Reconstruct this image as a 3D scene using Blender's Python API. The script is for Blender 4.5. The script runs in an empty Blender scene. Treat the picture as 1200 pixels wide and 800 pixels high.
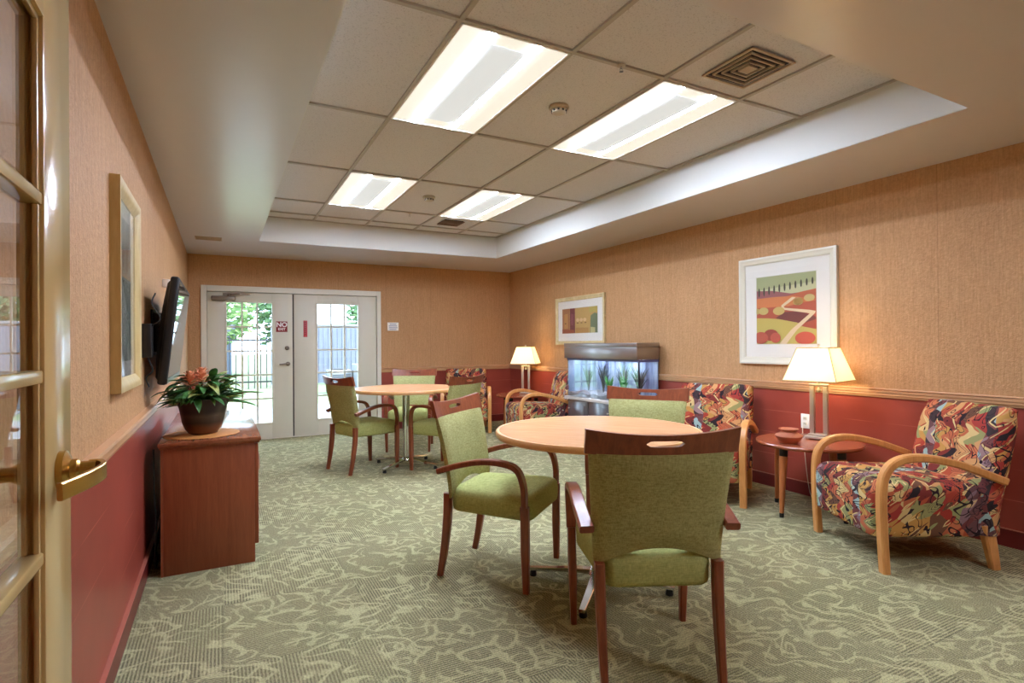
import bpy, bmesh, math, random
from mathutils import Vector, Matrix
C = bpy.context.scene
COL = C.collection
random.seed(7)
PI = math.pi

# ------------------------------------------------------------------ materials
def s2l(c):
    return tuple(((x/255)/12.92 if x/255 <= .04045 else (((x/255)+.055)/1.055)**2.4) for x in c)

class NT:
    def __init__(s, name):
        s.m = bpy.data.materials.new(name); s.m.use_nodes = True
        s.t = s.m.node_tree; s.n = s.t.nodes; s.n.clear()
        s.out = s.n.new('ShaderNodeOutputMaterial')
    def node(s, typ, **kw):
        n = s.n.new(typ)
        for k, v in kw.items():
            if k.startswith('i_'):
                key = k[2:].replace('_', ' ')
                n.inputs[int(key) if key.isdigit() else key].default_value = v
            else: setattr(n, k, v)
        return n
    def l(s, a, b): s.t.links.new(a, b)
    def math(s, op, a, b=None, c=None):
        n = s.node('ShaderNodeMath', operation=op)
        for i, x in enumerate((a, b, c)):
            if x is None: continue
            if hasattr(x, 'is_output'): s.l(x, n.inputs[i])
            else: n.inputs[i].default_value = x
        return n.outputs[0]
    def mix(s, fac, a, b, blend='MIX'):
        n = s.node('ShaderNodeMix', data_type='RGBA', blend_type=blend)
        for sock, x in ((n.inputs[0], fac), (n.inputs[6], a), (n.inputs[7], b)):
            if hasattr(x, 'is_output'): s.l(x, sock)
            elif isinstance(x, (int, float)): sock.default_value = x
            else: sock.default_value = (*x, 1)
        return n.outputs[2]
    def ramp(s, fac, stops, interp='LINEAR'):
        n = s.node('ShaderNodeValToRGB'); r = n.color_ramp; r.interpolation = interp
        while len(r.elements) < len(stops): r.elements.new(.5)
        for e, (p, c) in zip(r.elements, stops):
            e.position = p; e.color = (*c, 1) if not isinstance(c, (int, float)) else (c, c, c, 1)
        s.l(fac, n.inputs[0]); return n.outputs[0]
    def coord(s, scale=(1, 1, 1), rot=(0, 0, 0), kind='Object'):
        t = s.node('ShaderNodeTexCoord'); mp = s.node('ShaderNodeMapping')
        mp.inputs['Scale'].default_value = scale; mp.inputs['Rotation'].default_value = rot
        s.l(t.outputs[kind], mp.inputs[0]); return mp.outputs[0]
    def noise(s, vec, scale, detail=2, rough=.5, dist=0.):
        n = s.node('ShaderNodeTexNoise'); s.l(vec, n.inputs['Vector'])
        n.inputs['Scale'].default_value = scale; n.inputs['Detail'].default_value = detail
        n.inputs['Roughness'].default_value = rough; n.inputs['Distortion'].default_value = dist
        return n.outputs[0]
    def bsdf(s, color, rough=.5, metal=0., spec=.5, bump=None, bstr=.2, bdist=.01, coat=0., emis=None, estr=0., ior=1.5):
        b = s.node('ShaderNodeBsdfPrincipled')
        if hasattr(color, 'is_output'): s.l(color, b.inputs['Base Color'])
        else: b.inputs['Base Color'].default_value = (*color, 1)
        if hasattr(rough, 'is_output'): s.l(rough, b.inputs['Roughness'])
        else: b.inputs['Roughness'].default_value = rough
        b.inputs['Metallic'].default_value = metal; b.inputs['IOR'].default_value = ior
        b.inputs['Specular IOR Level'].default_value = spec
        b.inputs['Coat Weight'].default_value = coat; b.inputs['Coat Roughness'].default_value = .15
        if emis is not None:
            b.inputs['Emission Color'].default_value = (*emis, 1); b.inputs['Emission Strength'].default_value = estr
        if bump is not None:
            bn = s.node('ShaderNodeBump'); bn.inputs['Strength'].default_value = bstr; bn.inputs['Distance'].default_value = bdist
            s.l(bump, bn.inputs['Height']); s.l(bn.outputs[0], b.inputs['Normal'])
        s.l(b.outputs[0], s.out.inputs[0]); return s.m

def plain(name, rgb, rough=.5, metal=0., spec=.5, var=.0, **kw):
    t = NT(name); c = s2l(rgb)
    if var > 0:
        n = t.noise(t.coord(), 9, 3)
        col = t.mix(n, tuple(x*(1-var) for x in c), tuple(min(1, x*(1+var)) for x in c))
        return t.bsdf(col, rough, metal, spec, **kw)
    return t.bsdf(c, rough, metal, spec, **kw)

def wood(name, dark, light, rough=.35, scale=(14, 14, 1.6), coat=0., spec=.5, rot=(0, 0, 0), ior=1.5):
    t = NT(name); v = t.coord(scale, rot)
    n = t.noise(v, 2.2, 5, .6, .8)
    n2 = t.noise(v, 16, 2, .5)
    f = t.math('ADD', t.math('MULTIPLY', n, .8), t.math('MULTIPLY', n2, .2))
    col = t.ramp(f, [(.3, s2l(dark)), (.7, s2l(light))])
    return t.bsdf(col, rough, 0, spec, bump=n2, bstr=.03, coat=coat, ior=ior)

def fabric(name, a, b, rough=.9):
    t = NT(name); v = t.coord()
    w1 = t.noise(t.coord((40, 40, 500)), 1, 2); w2 = t.noise(t.coord((500, 500, 40)), 1, 2)
    n = t.noise(v, 90, 2); m = t.noise(v, 5, 2)
    f = t.math('ADD', t.math('MULTIPLY', t.math('ADD', w1, w2), .32), t.math('ADD', t.math('MULTIPLY', n, .2), t.math('MULTIPLY', m, .12)))
    col = t.ramp(f, [(.36, s2l(a)), (.60, s2l(b))])
    return t.bsdf(col, rough, 0, .2, bump=f, bstr=.25, bdist=.003)

def glassmat(name, tint=(1, 1, 1), ior=1.5, rough=0.0, boost=1.0):
    t = NT(name)
    tr = t.node('ShaderNodeBsdfTransparent'); tr.inputs[0].default_value = (*tint, 1)
    gl = t.node('ShaderNodeBsdfGlossy'); gl.inputs['Roughness'].default_value = rough
    ge = t.node('ShaderNodeNewGeometry'); dp = t.node('ShaderNodeVectorMath', operation='DOT_PRODUCT')
    t.l(ge.outputs['Incoming'], dp.inputs[0]); t.l(ge.outputs['Normal'], dp.inputs[1])
    mx = t.node('ShaderNodeMixShader')
    r0 = ((ior-1)/(ior+1))**2
    k = t.math('POWER', t.math('SUBTRACT', 1.0, t.math('ABSOLUTE', dp.outputs['Value'])), 5.0)
    f = t.math('MINIMUM', t.math('MULTIPLY', t.math('ADD', r0, t.math('MULTIPLY', k, 1-r0)), boost), 1.0)
    t.l(f, mx.inputs[0]); t.l(tr.outputs[0], mx.inputs[1]); t.l(gl.outputs[0], mx.inputs[2])
    t.l(mx.outputs[0], t.out.inputs[0]); return t.m

def emit(name, rgb, strength):
    t = NT(name); e = t.node('ShaderNodeEmission'); e.inputs[0].default_value = (*s2l(rgb), 1); e.inputs[1].default_value = strength
    t.l(e.outputs[0], t.out.inputs[0]); return t.m

def wallpaper(name):
    t = NT(name); g = t.node('ShaderNodeNewGeometry'); pos = g.outputs['Position']
    sep = t.node('ShaderNodeSeparateXYZ'); t.l(pos, sep.inputs[0])
    mp = t.node('ShaderNodeMapping'); mp.inputs['Scale'].default_value = (45, 45, 1.1); t.l(pos, mp.inputs[0])
    st = t.noise(mp.outputs[0], 1.6, 4, .6)
    mp2 = t.node('ShaderNodeMapping'); mp2.inputs['Scale'].default_value = (120, 120, 14); t.l(pos, mp2.inputs[0])
    st2 = t.noise(mp2.outputs[0], 1, 2)
    low = t.noise(pos, .9, 2)
    f = t.math('ADD', t.math('MULTIPLY', st, .34), t.math('ADD', t.math('MULTIPLY', st2, .36), t.math('MULTIPLY', low, .3)))
    f = t.math('ADD', f, t.math('MULTIPLY', t.math('SUBTRACT', t.noise(pos, 60, 3, .6), .5), .45))
    col = t.ramp(f, [(.32, s2l((174, 130, 85))), (.68, s2l((205, 159, 112)))])
    h = t.math('ADD', t.math('MULTIPLY', st2, .5), t.math('ADD', t.math('MULTIPLY', t.noise(pos, 150, 2), .4), t.math('MULTIPLY', t.noise(pos, 48, 3, .6), 1.1)))
    s = t.math('ADD', sep.outputs[0], sep.outputs[1])          # paper seams every 0.69 m
    fr = t.math('FRACT', t.math('MULTIPLY', s, 1/.69))
    seam = t.math('LESS_THAN', fr, .006)
    col = t.mix(t.math('MULTIPLY', seam, .35), col, s2l((120, 80, 50)))
    return t.bsdf(col, .6, 0, .3, bump=h, bstr=.7, bdist=.006)

def wainscot(name):
    t = NT(name); g = t.node('ShaderNodeNewGeometry'); pos = g.outputs['Position']
    sep = t.node('ShaderNodeSeparateXYZ'); t.l(pos, sep.inputs[0])
    fr = t.math('FRACT', t.math('MULTIPLY', t.math('SUBTRACT', sep.outputs[2], .095), 1/.1905))
    joint = t.math('LESS_THAN', fr, .026)
    n = t.noise(pos, 3, 3); n2 = t.noise(pos, 60, 2)
    patch = t.ramp(t.noise(pos, 2.1, 1), [(.42, 0.), (.6, 1.)])
    col = t.ramp(n, [(.3, s2l((142, 60, 47))), (.7, s2l((160, 72, 57)))])
    col = t.mix(t.math('MULTIPLY', t.math('MULTIPLY', joint, patch), .8), col, s2l((196, 112, 92)))
    h = t.math('SUBTRACT', t.math('MULTIPLY', n2, .15), joint)
    return t.bsdf(col, .36, 0, .5, bump=h, bstr=.15, bdist=.004)

def carpet(name):
    t = NT(name); v = t.coord()
    sep = t.node('ShaderNodeSeparateXYZ'); t.l(v, sep.inputs[0])
    x, y = sep.outputs[0], sep.outputs[1]
    # half-metre-and-a-bit carpet squares, ribs turned from one square to the next
    ix = t.math('FLOOR', t.math('MULTIPLY', x, 1/.61)); iy = t.math('FLOOR', t.math('MULTIPLY', y, 1/.61))
    par = t.math('FRACT', t.math('MULTIPLY', t.math('ADD', ix, iy), .5))
    par = t.math('GREATER_THAN', par, .25)
    ra = t.math('SINE', t.math('MULTIPLY', x, 2*PI/.0135)); rb = t.math('SINE', t.math('MULTIPLY', y, 2*PI/.0135))
    rib = t.math('ADD', t.math('MULTIPLY', ra, par), t.math('MULTIPLY', rb, t.math('SUBTRACT', 1.0, par)))
    ribp = t.math('ADD', t.math('MULTIPLY', rib, .5), .5)
    # curling vines: contour lines of slow noise
    wv = t.node('ShaderNodeTexWave', wave_type='BANDS', bands_direction='DIAGONAL', wave_profile='SIN')
    t.l(t.coord((1, 1.5, 1), (0, 0, .5)), wv.inputs['Vector'])
    for nm, val in (('Scale', 2.9), ('Distortion', 13.0), ('Detail', 1.0), ('Detail Scale', 1.5), ('Detail Roughness', .4)): wv.inputs[nm].default_value = val
    vine = t.ramp(wv.outputs['Fac'], [(.84, 0.), (.95, 1.)])
    m = t.noise(t.coord((1, 1, 1), (0, 0, .8)), 7.5, 0.6, .5, .6)
    k2 = t.math('ABSOLUTE', t.math('SUBTRACT', t.math('FRACT', t.math('MULTIPLY', m, 4.0)), .5))
    vine2 = t.ramp(k2, [(.0, .9), (.06, .8), (.13, 0.)])
    vine = t.math('MAXIMUM', vine, vine2)
    gap = t.ramp(t.noise(v, 6.5, 1.5), [(.38, .08), (.48, 1.)])
    vine = t.math('MULTIPLY', vine, gap)
    zone = t.noise(v, 1.5, 1)
    ground = t.ramp(zone, [(.35, s2l((128, 126, 86))), (.5, s2l((140, 133, 92))), (.65, s2l((130, 130, 90)))])
    ribc = t.mix(ribp, s2l((80, 76, 54)), s2l((176, 168, 124)))
    base = t.mix(t.ramp(zone, [(.4, .4), (.6, .85)]), ground, ribc)
    col = t.mix(t.math('MULTIPLY', t.math('MULTIPLY', vine, t.ramp(t.noise(v, 120, 1), [(.3, .5), (.6, 1.)])), .68), base, s2l((208, 201, 150)))
    sp = t.noise(v, 160, 2, .7)
    col = t.mix(t.ramp(sp, [(.38, .55), (.52, 0.)]), col, s2l((78, 80, 66)))
    col = t.mix(t.ramp(t.noise(v, 210, 1), [(.54, 0.), (.66, .6)]), col, s2l((196, 184, 150)))
    ex = t.math('LESS_THAN', t.math('FRACT', t.math('MULTIPLY', x, 1/.61)), .006)
    ey = t.math('LESS_THAN', t.math('FRACT', t.math('MULTIPLY', y, 1/.61)), .006)
    col = t.mix(t.math('MULTIPLY', t.math('MAXIMUM', ex, ey), .3), col, s2l((84, 80, 64)))
    h = t.math('ADD', sp, t.math('MULTIPLY', ribp, .4))
    return t.bsdf(col, .95, 0, .1, bump=h, bstr=.4, bdist=.004)

def tapestry(name):
    """multicoloured zigzag and scroll upholstery"""
    t = NT(name); v0 = t.coord()
    nz = t.node('ShaderNodeTexNoise'); t.l(v0, nz.inputs[0]); nz.inputs['Scale'].default_value = 7; nz.inputs['Detail'].default_value = 1
    vm = t.node('ShaderNodeVectorMath', operation='MULTIPLY_ADD'); t.l(nz.outputs['Color'], vm.inputs[0])
    vm.inputs[1].default_value = (.11, .11, .11); t.l(v0, vm.inputs[2]); v = vm.outputs[0]
    sep = t.node('ShaderNodeSeparateXYZ'); t.l(v0, sep.inputs[0])
    x = sep.outputs[0]
    up = t.math('ADD', sep.outputs[2], t.math('MULTIPLY', sep.outputs[1], .8))
    zig = t.math('MULTIPLY', t.math('PINGPONG', up, .045), 1.5)
    comb = t.node('ShaderNodeCombineXYZ'); sv = t.node('ShaderNodeSeparateXYZ'); t.l(v, sv.inputs[0])
    t.l(t.math('ADD', sv.outputs[0], zig), comb.inputs[0]); t.l(t.math('MULTIPLY', sv.outputs[1], .8), comb.inputs[1]); t.l(t.math('MULTIPLY', sv.outputs[2], .7), comb.inputs[2])
    vo = t.node('ShaderNodeTexVoronoi'); t.l(comb.outputs[0], vo.inputs['Vector']); vo.inputs['Scale'].default_value = 16
    sc = t.node('ShaderNodeSeparateColor'); t.l(vo.outputs['Color'], sc.inputs[0])
    pal = [(164, 66, 50), (198, 116, 78), (150, 146, 94), (124, 52, 46), (208, 180, 122), (156, 58, 46), (190, 142, 76), (112, 76, 56), (178, 84, 58), (146, 150, 98), (202, 150, 98), (46, 38, 40), (160, 62, 54), (184, 102, 70)]
    col = t.ramp(sc.outputs[0], [(i/len(pal), s2l(c)) for i, c in enumerate(pal)], 'CONSTANT')
    # blue and plum scroll stripe running up the middle of each cushion and down its sides
    xs = t.math('ABSOLUTE', t.math('SUBTRACT', t.math('FRACT', t.math('ADD', t.math('MULTIPLY', t.math('ADD', sv.outputs[0], t.math('MULTIPLY', sv.outputs[1], .45)), 1/.40), .30)), .5))
    stripe = t.math('LESS_THAN', xs, .085)
    pal2 = [(108, 72, 72), (134, 106, 112), (150, 174, 170), (114, 62, 60), (152, 122, 122), (66, 54, 54), (128, 78, 74)]
    col2 = t.ramp(sc.outputs[1], [(i/len(pal2), s2l(c)) for i, c in enumerate(pal2)], 'CONSTANT')
    col = t.mix(stripe, col, col2)
    # zigzag cream lines and dark curling lines
    band = t.math('ABSOLUTE', t.math('SUBTRACT', t.math('FRACT', t.math('MULTIPLY', t.math('ADD', sv.outputs[0], zig), 8.0)), .5))
    cream = t.math('MULTIPLY', t.math('LESS_THAN', band, .045), t.ramp(t.noise(v0, 9, 1), [(.47, 0.), (.5, 1.)]))
    col = t.mix(t.math('MULTIPLY', cream, .9), col, s2l((222, 196, 134)))
    q = t.noise(v0, 7, .6, .5, 2.0)
    k = t.math('ABSOLUTE', t.math('SUBTRACT', t.math('FRACT', t.math('MULTIPLY', q, 4.0)), .5))
    dark = t.math('MULTIPLY', t.math('LESS_THAN', k, .075), t.ramp(t.noise(v0, 6, 1), [(.44, 0.), (.47, 1.)]))
    col = t.mix(dark, col, s2l((44, 32, 36)))
    rr = t.math('LESS_THAN', t.math('FRACT', t.math('MULTIPLY', vo.outputs['Distance'], 5.0)), .22)
    rr = t.math('MULTIPLY', rr, t.math('GREATER_THAN', sc.outputs[2], .66))
    col = t.mix(t.math('MULTIPLY', rr, .85), col, s2l((58, 42, 44)))
    w = t.noise(v0, 260, 1)
    return t.bsdf(col, .9, 0, .2, bump=w, bstr=.15, bdist=.002)

def ceilingtile(name):
    t = NT(name); v = t.coord()
    n = t.noise(v, 130, 2, .7); m = t.noise(v, 3, 2)
    col = t.ramp(n, [(.30, s2l((184, 180, 176))), (.45, s2l((214, 211, 208)))])
    return t.bsdf(col, .9, 0, .2, bump=n, bstr=.2, bdist=.003)

M = {}
M['paper'] = wallpaper('tan grasscloth paper'); M['wain'] = wainscot('red painted block')
M['carpet'] = carpet('vine carpet'); M['tile'] = ceilingtile('ceiling board')
M['soffit'] = plain('white ceiling paint', (204, 202, 202), .28, var=.02, ior=1.9)
M['traywall'] = plain('tray side paint', (214, 213, 204), .6)
M['tbar'] = plain('grid bar', (176, 168, 154), .5)
M['rail'] = wood('tan rail', (202, 152, 106), (216, 168, 122), .28, (3, 3, 12))
M['redbase'] = plain('red base', (112, 34, 32), .35)
M['redlip'] = plain('red base lip', (176, 104, 84), .35)
M['doorpaint'] = plain('ivory door paint', (214, 208, 186), .4, var=.02)
M['framepaint'] = plain('door frame paint', (222, 216, 196), .4)
M['creamdoor'] = plain('glossy cream paint', (214, 182, 122), .16, spec=.6)
M['darkgap'] = plain('weatherstrip', (70, 60, 52), .7)
M['pane'] = glassmat('pane glass')
M['chrome'] = plain('chrome', (215, 215, 215), .13, 1.0)
M['nickel'] = plain('satin nickel', (204, 194, 178), .35, .75)
M['brass'] = plain('satin brass', (206, 166, 96), .26, 1.0)
M['grey_metal'] = plain('grey closer metal', (136, 124, 108), .4, .6)
M['black'] = plain('black plastic', (22, 21, 22), .4)
M['blacksoft'] = plain('black rubber', (26, 25, 25), .7)
M['cherry'] = wood('cherry frame', (112, 54, 31), (152, 80, 48), .3, (16, 16, 2.2), coat=.15)
M['cherry_red'] = wood('red brown top', (138, 68, 42), (174, 98, 64), .25, (3, 20, 20), coat=.2)
M['cab'] = wood('cabinet laminate', (128, 64, 36), (152, 82, 49), .38, (16, 16, 1.3))
M['cabtop'] = wood('cabinet top', (130, 72, 44), (156, 92, 60), .17, (16, 1.3, 16), coat=.5)
M['maple'] = wood('maple bentwood', (196, 130, 68), (224, 162, 96), .35, (12, 12, 2))
M['laminate'] = wood('peach laminate', (206, 150, 104), (222, 170, 124), .24, (2, 14, 14))
M['edge'] = wood('light edge', (214, 156, 98), (228, 176, 120), .3, (4, 4, 20))
M['green'] = fabric('green weave', (136, 134, 80), (190, 188, 128))
M['greenseat'] = fabric('green seat weave', (152, 157, 90), (196, 200, 128))
M['tap'] = tapestry('scroll upholstery')
M['white'] = plain('white plastic', (238, 234, 224), .4)
M['beige'] = plain('backlit white plastic', (188, 174, 146), .45)  # white plastic with its backlit shade put into the colour
M['whitebox'] = plain('white enamel', (120, 120, 122), .4)
M['mat'] = plain('picture mount', (238, 234, 222), .8)
M['goldframe'] = wood('pale gold frame', (196, 172, 118), (222, 204, 158), .35, (6, 6, 6))
M['tanframe'] = wood('tan frame', (190, 160, 104), (212, 190, 134), .35, (14, 14, 2))
M['silverframe'] = plain('cream frame', (218, 212, 190), .35)
M['terracotta'] = plain('terracotta', (178, 104, 72), .7, var=.12)
M['pot'] = None
M['soil'] = plain('soil', (52, 38, 28), .95, var=.3)
M['screen'] = plain('black screen', (10, 10, 12), .03, spec=1.)
M['lens'] = emit('troffer lens', (214, 228, 255), 138.0)
M['lens_fill'] = emit('added fill light lens', (224, 234, 255), 100.0)  # lens of the added fill light
M['reflector'] = plain('troffer reflector', (120, 118, 110), .6, emis=s2l((255, 246, 224)), estr=.55)
M['basket'] = plain('perforated basket', (120, 121, 120), .6, emis=s2l((248, 250, 246)), estr=.46)
M['shade'] = None
M['signred'] = plain('sign red', (140, 34, 36), .4)
M['labelred'] = plain('label red', (190, 62, 66), .4)
M['signtext'] = plain('sign white', (240, 232, 224), .5)
M['bluetext'] = plain('blue print', (90, 110, 160), .5)
M['duct'] = plain('dark duct', (22, 15, 11), .8)
M['ventmetal'] = plain('vent metal', (186, 164, 132), .5)
M['vent_dark'] = plain('shadowed vent', (120, 92, 70), .7)

def potmat():
    t = NT('glazed pot'); v = t.coord(); sep = t.node('ShaderNodeSeparateXYZ'); t.l(v, sep.inputs[0])
    z = t.math('ADD', sep.outputs[2], t.math('MULTIPLY', t.noise(v, 14, 2), .02))
    col = t.ramp(t.math('MULTIPLY', z, 1/.2), [(.0, s2l((104, 60, 34))), (.28, s2l((96, 58, 36))), (.42, s2l((50, 44, 38))), (.62, s2l((78, 72, 60))), (.72, s2l((44, 40, 38))), (1, s2l((46, 40, 36)))])
    return t.bsdf(col, .35, 0, .5)
M['pot'] = potmat()

def shademat():
    t = NT('lit lamp shade')
    d = t.node('ShaderNodeBsdfDiffuse'); d.inputs[0].default_value = (*s2l((250, 238, 205)), 1)
    tr = t.node('ShaderNodeBsdfTranslucent'); tr.inputs[0].default_value = (*s2l((255, 240, 200)), 1)
    mx = t.node('ShaderNodeMixShader'); mx.inputs[0].default_value = .5
    t.l(d.outputs[0], mx.inputs[1]); t.l(tr.outputs[0], mx.inputs[2])
    e = t.node('ShaderNodeEmission'); e.inputs[0].default_value = (*s2l((255, 240, 208)), 1); e.inputs[1].default_value = .25
    ad = t.node('ShaderNodeAddShader'); t.l(mx.outputs[0], ad.inputs[0]); t.l(e.outputs[0], ad.inputs[1])
    t.l(ad.outputs[0], t.out.inputs[0]); return t.m
M['shade'] = shademat()

# ------------------------------------------------------------------ mesh helpers
class MB:
    """collects geometry for ONE mesh object; every face carries a material slot"""
    def __init__(s): s.bm = bmesh.new(); s.mats = []; s.cur = 0
    def use(s, m):
        if m not in s.mats: s.mats.append(m)
        s.cur = s.mats.index(m); return s
    def _tag(s, faces):
        for f in faces: f.material_index = s.cur
    def face(s, pts):
        vs = [s.bm.verts.new(p) for p in pts]; f = s.bm.faces.new(vs); f.material_index = s.cur; return f
    def box(s, x0, x1, y0, y1, z0, z1, bev=0., seg=2, mtx=None):
        r = bmesh.ops.create_cube(s.bm, size=1.0)
        vs = r['verts']
        for v in vs:
            v.co = Vector(((x0+x1)/2+v.co.x*(x1-x0), (y0+y1)/2+v.co.y*(y1-y0), (z0+z1)/2+v.co.z*(z1-z0)))
        fs = list({f for v in vs for f in v.link_faces}); s._tag(fs)
        if bev > 0:
            es = list({e for v in vs for e in v.link_edges})
            b = bmesh.ops.bevel(s.bm, geom=es, offset=bev, segments=seg, affect='EDGES', profile=.5)
            fs = list({f for v in b['verts'] for f in v.link_faces}); s._tag(fs)
            vs = list({v for f in fs for v in f.verts})
        if mtx is not None:
            for v in vs: v.co = mtx @ v.co
        return s
    def loft(s, rings, cap0=True, cap1=True, closed=False):
        """rings: list of equally long point loops"""
        vr = [[s.bm.verts.new(p) for p in r] for r in rings]; n = len(vr[0]); fs = []
        m = len(vr)
        for i in range(m if closed else m-1):
            a, b = vr[i], vr[(i+1) % m]
            for j in range(n):
                k = (j+1) % n
                try: fs.append(s.bm.faces.new((a[j], a[k], b[k], b[j])))
                except ValueError: pass
        if not closed:
            if cap0: fs.append(s.bm.faces.new(list(reversed(vr[0]))))
            if cap1: fs.append(s.bm.faces.new(vr[-1]))
        s._tag(fs); return s
    def lathe(s, prof, seg=32, cx=0, cy=0, ax='z', c=None):
        rings = []
        for r, z in prof:
            r = max(r, 1e-4)
            ring = []
            for i in range(seg):
                a = 2*PI*i/seg
                p = (cx+r*math.cos(a), cy+r*math.sin(a), z)
                if ax == 'x': p = (z, r*math.cos(a), r*math.sin(a))
                if ax == 'y': p = (r*math.cos(a), z, -r*math.sin(a))
                if c is not None: p = (p[0]+c[0], p[1]+c[1], p[2]+c[2])
                ring.append(p)
            rings.append(ring)
        return s.loft(rings)
    def sweep(s, pts, w, h=None, side=None, round_=True, seg=10, scale=None):
        """rectangle (w across `side`, h across the other) or circle (h None) along pts"""
        pts = [Vector(p) for p in pts]; rings = []
        prev = None
        for i, p in enumerate(pts):
            t = (pts[min(i+1, len(pts)-1)]-pts[max(i-1, 0)]).normalized()
            if side is not None: sd = Vector(side); sd = (sd-t*sd.dot(t)).normalized()
            else:
                if prev is None: sd = t.orthogonal().normalized()
                else: sd = (prev-t*prev.dot(t)).normalized()
                prev = sd
            nn = t.cross(sd).normalized()
            k = 1. if scale is None else (scale(i/(len(pts)-1)) if callable(scale) else scale[i])
            if h is None:
                rings.append([p+sd*math.cos(2*PI*j/seg)*w*k+nn*math.sin(2*PI*j/seg)*w*k for j in range(seg)])
            else:
                a, b = w*k/2, h*k/2; c = min(a, b)*.35
                loop = [(a, -b+c), (a, b-c), (a-c, b), (-a+c, b), (-a, b-c), (-a, -b+c), (-a+c, -b), (a-c, -b)]
                rings.append([p+sd*x+nn*y for x, y in loop])
        return s.loft(rings)
    def build(s, name, mat=None, parent=None, smooth=35, loc=None, rotz=None, kind=None):
        bmesh.ops.recalc_face_normals(s.bm, faces=s.bm.faces[:])
        me = bpy.data.meshes.new(name); s.bm.to_mesh(me); s.bm.free()
        if mat is not None and not s.mats: me.materials.append(mat)
        for m in s.mats: me.materials.append(m)
        if smooth:
            for p in me.polygons: p.use_smooth = True
            me.set_sharp_from_angle(angle=math.radians(smooth))
        o = bpy.data.objects.new(name, me); COL.objects.link(o)
        if parent is not None: o.parent = parent
        if loc is not None: o.location = loc
        if rotz is not None: o.rotation_euler = (0, 0, rotz)
        if kind: o['kind'] = kind
        return o

def thing(name, label, cat, loc=(0, 0, 0), rz=0, group=None):
    o = bpy.data.objects.new(name, None); COL.objects.link(o)
    o.empty_display_size = .1; o.location = loc; o.rotation_euler = (0, 0, rz)
    tag(o, label, cat, group); return o
def tag(o, label, cat, group=None):
    o['label'] = label; o['category'] = cat
    if group: o['group'] = group
    return o
def copy_tree(o, parent=None):
    c = o.copy(); COL.objects.link(c)
    if parent is not None: c.parent = parent
    for ch in [x for x in bpy.data.objects if x.parent == o]: copy_tree(ch, c)
    return c
def dup(o, loc, rz, label, group=None):
    c = copy_tree(o); c.location = loc; c.rotation_euler = (0, 0, rz); c['label'] = label
    if group: c['group'] = group
    return c
def heading(dx, dy): return math.atan2(-dx, dy)
def spline(pts, n):
    """Catmull-Rom through pts"""
    P = [Vector(p) for p in pts]; P = [P[0]*2-P[1]]+P+[P[-1]*2-P[-2]]; out = []
    for i in range(1, len(P)-2):
        for k in range(n):
            u = k/n; a, b, c, d = P[i-1:i+3]
            out.append(.5*((2*b)+(-a+c)*u+(2*a-5*b+4*c-d)*u*u+(-a+3*b-3*c+d)*u**3))
    out.append(P[-2]); return out
def text_mesh(txt, size, mat, name, parent, mtx, bold=.0, depth=.001):
    cu = bpy.data.curves.new(name, 'FONT'); cu.body = txt; cu.size = size; cu.align_x = 'CENTER'; cu.align_y = 'CENTER'
    cu.extrude = depth; cu.offset = bold
    ob = bpy.data.objects.new(name, cu); COL.objects.link(ob)
    bpy.context.view_layer.update()
    me = bpy.data.meshes.new_from_object(ob.evaluated_get(bpy.context.evaluated_depsgraph_get()))
    bpy.data.objects.remove(ob); me.transform(mtx); me.materials.clear(); me.materials.append(mat)
    o = bpy.data.objects.new(name, me); COL.objects.link(o); o.parent = parent; return o

# ------------------------------------------------------------------ room
XL, XR, YF, YN = -.379, 4.272, 8.165, -1.3
ZS, ZT = 2.457, 2.737            # soffit, tray ceiling
TX0, TX1, TY0, TY1 = .383, 3.39, 1.393, 6.866
RB, RT = .856, .922              # chair rail bottom / top
DX0, DX1, DZ = -.234, 2.101, 2.06
T = .12

MB().box(XL-T, XR+T, YN-T, YF+T, -.1, 0).build('floor', M['carpet'], kind='structure')

b = MB().use(M['soffit'])
zt = 2.9
b.box(XL-T, TX0, YN-T, YF+T, ZS, zt); b.box(TX1, XR+T, YN-T, YF+T, ZS, zt)
b.box(TX0, TX1, YN-T, TY0, ZS, zt); b.box(TX0, TX1, TY1, YF+T, ZS, zt)
b.use(M['traywall'])
e = .004
b.box(TX0, TX0+e, TY0, TY1, ZS+.002, ZT); b.box(TX1-e, TX1, TY0, TY1, ZS+.002, ZT)
b.box(TX0, TX1, TY0, TY0+e, ZS+.002, ZT); b.box(TX0, TX1, TY1-e, TY1, ZS+.002, ZT)
b.use(M['tile']); b.box(TX0, TX1, TY0, TY1, ZT+.012, zt)
b.build('ceiling', kind='structure', smooth=0)

CELL = .6096; GX0, GY0 = .971, 2.31
b = MB()
xs = [GX0+i*CELL for i in range(0, 4)]
ys = [GY0-2*CELL+.305, GY0, GY0+2*CELL, GY0+4*CELL, GY0+6*CELL, GY0+7*CELL]
for x in xs: b.box(x-.012, x+.012, TY0, TY1, ZT, ZT+.012)
for y in ys[1:]: b.box(TX0, TX1, y-.012, y+.012, ZT-.0005, ZT+.012)
b.box(TX0, TX0+.022, TY0, TY1, ZT, ZT+.012); b.box(TX1-.022, TX1, TY0, TY1, ZT, ZT+.012)
b.box(TX0, TX1, TY1-.022, TY1, ZT, ZT+.012); b.box(TX0, TX1, TY0, TY0+.022, ZT, ZT+.012)
b.build('trim_1', M['tbar'], kind='structure', smooth=0)

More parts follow.
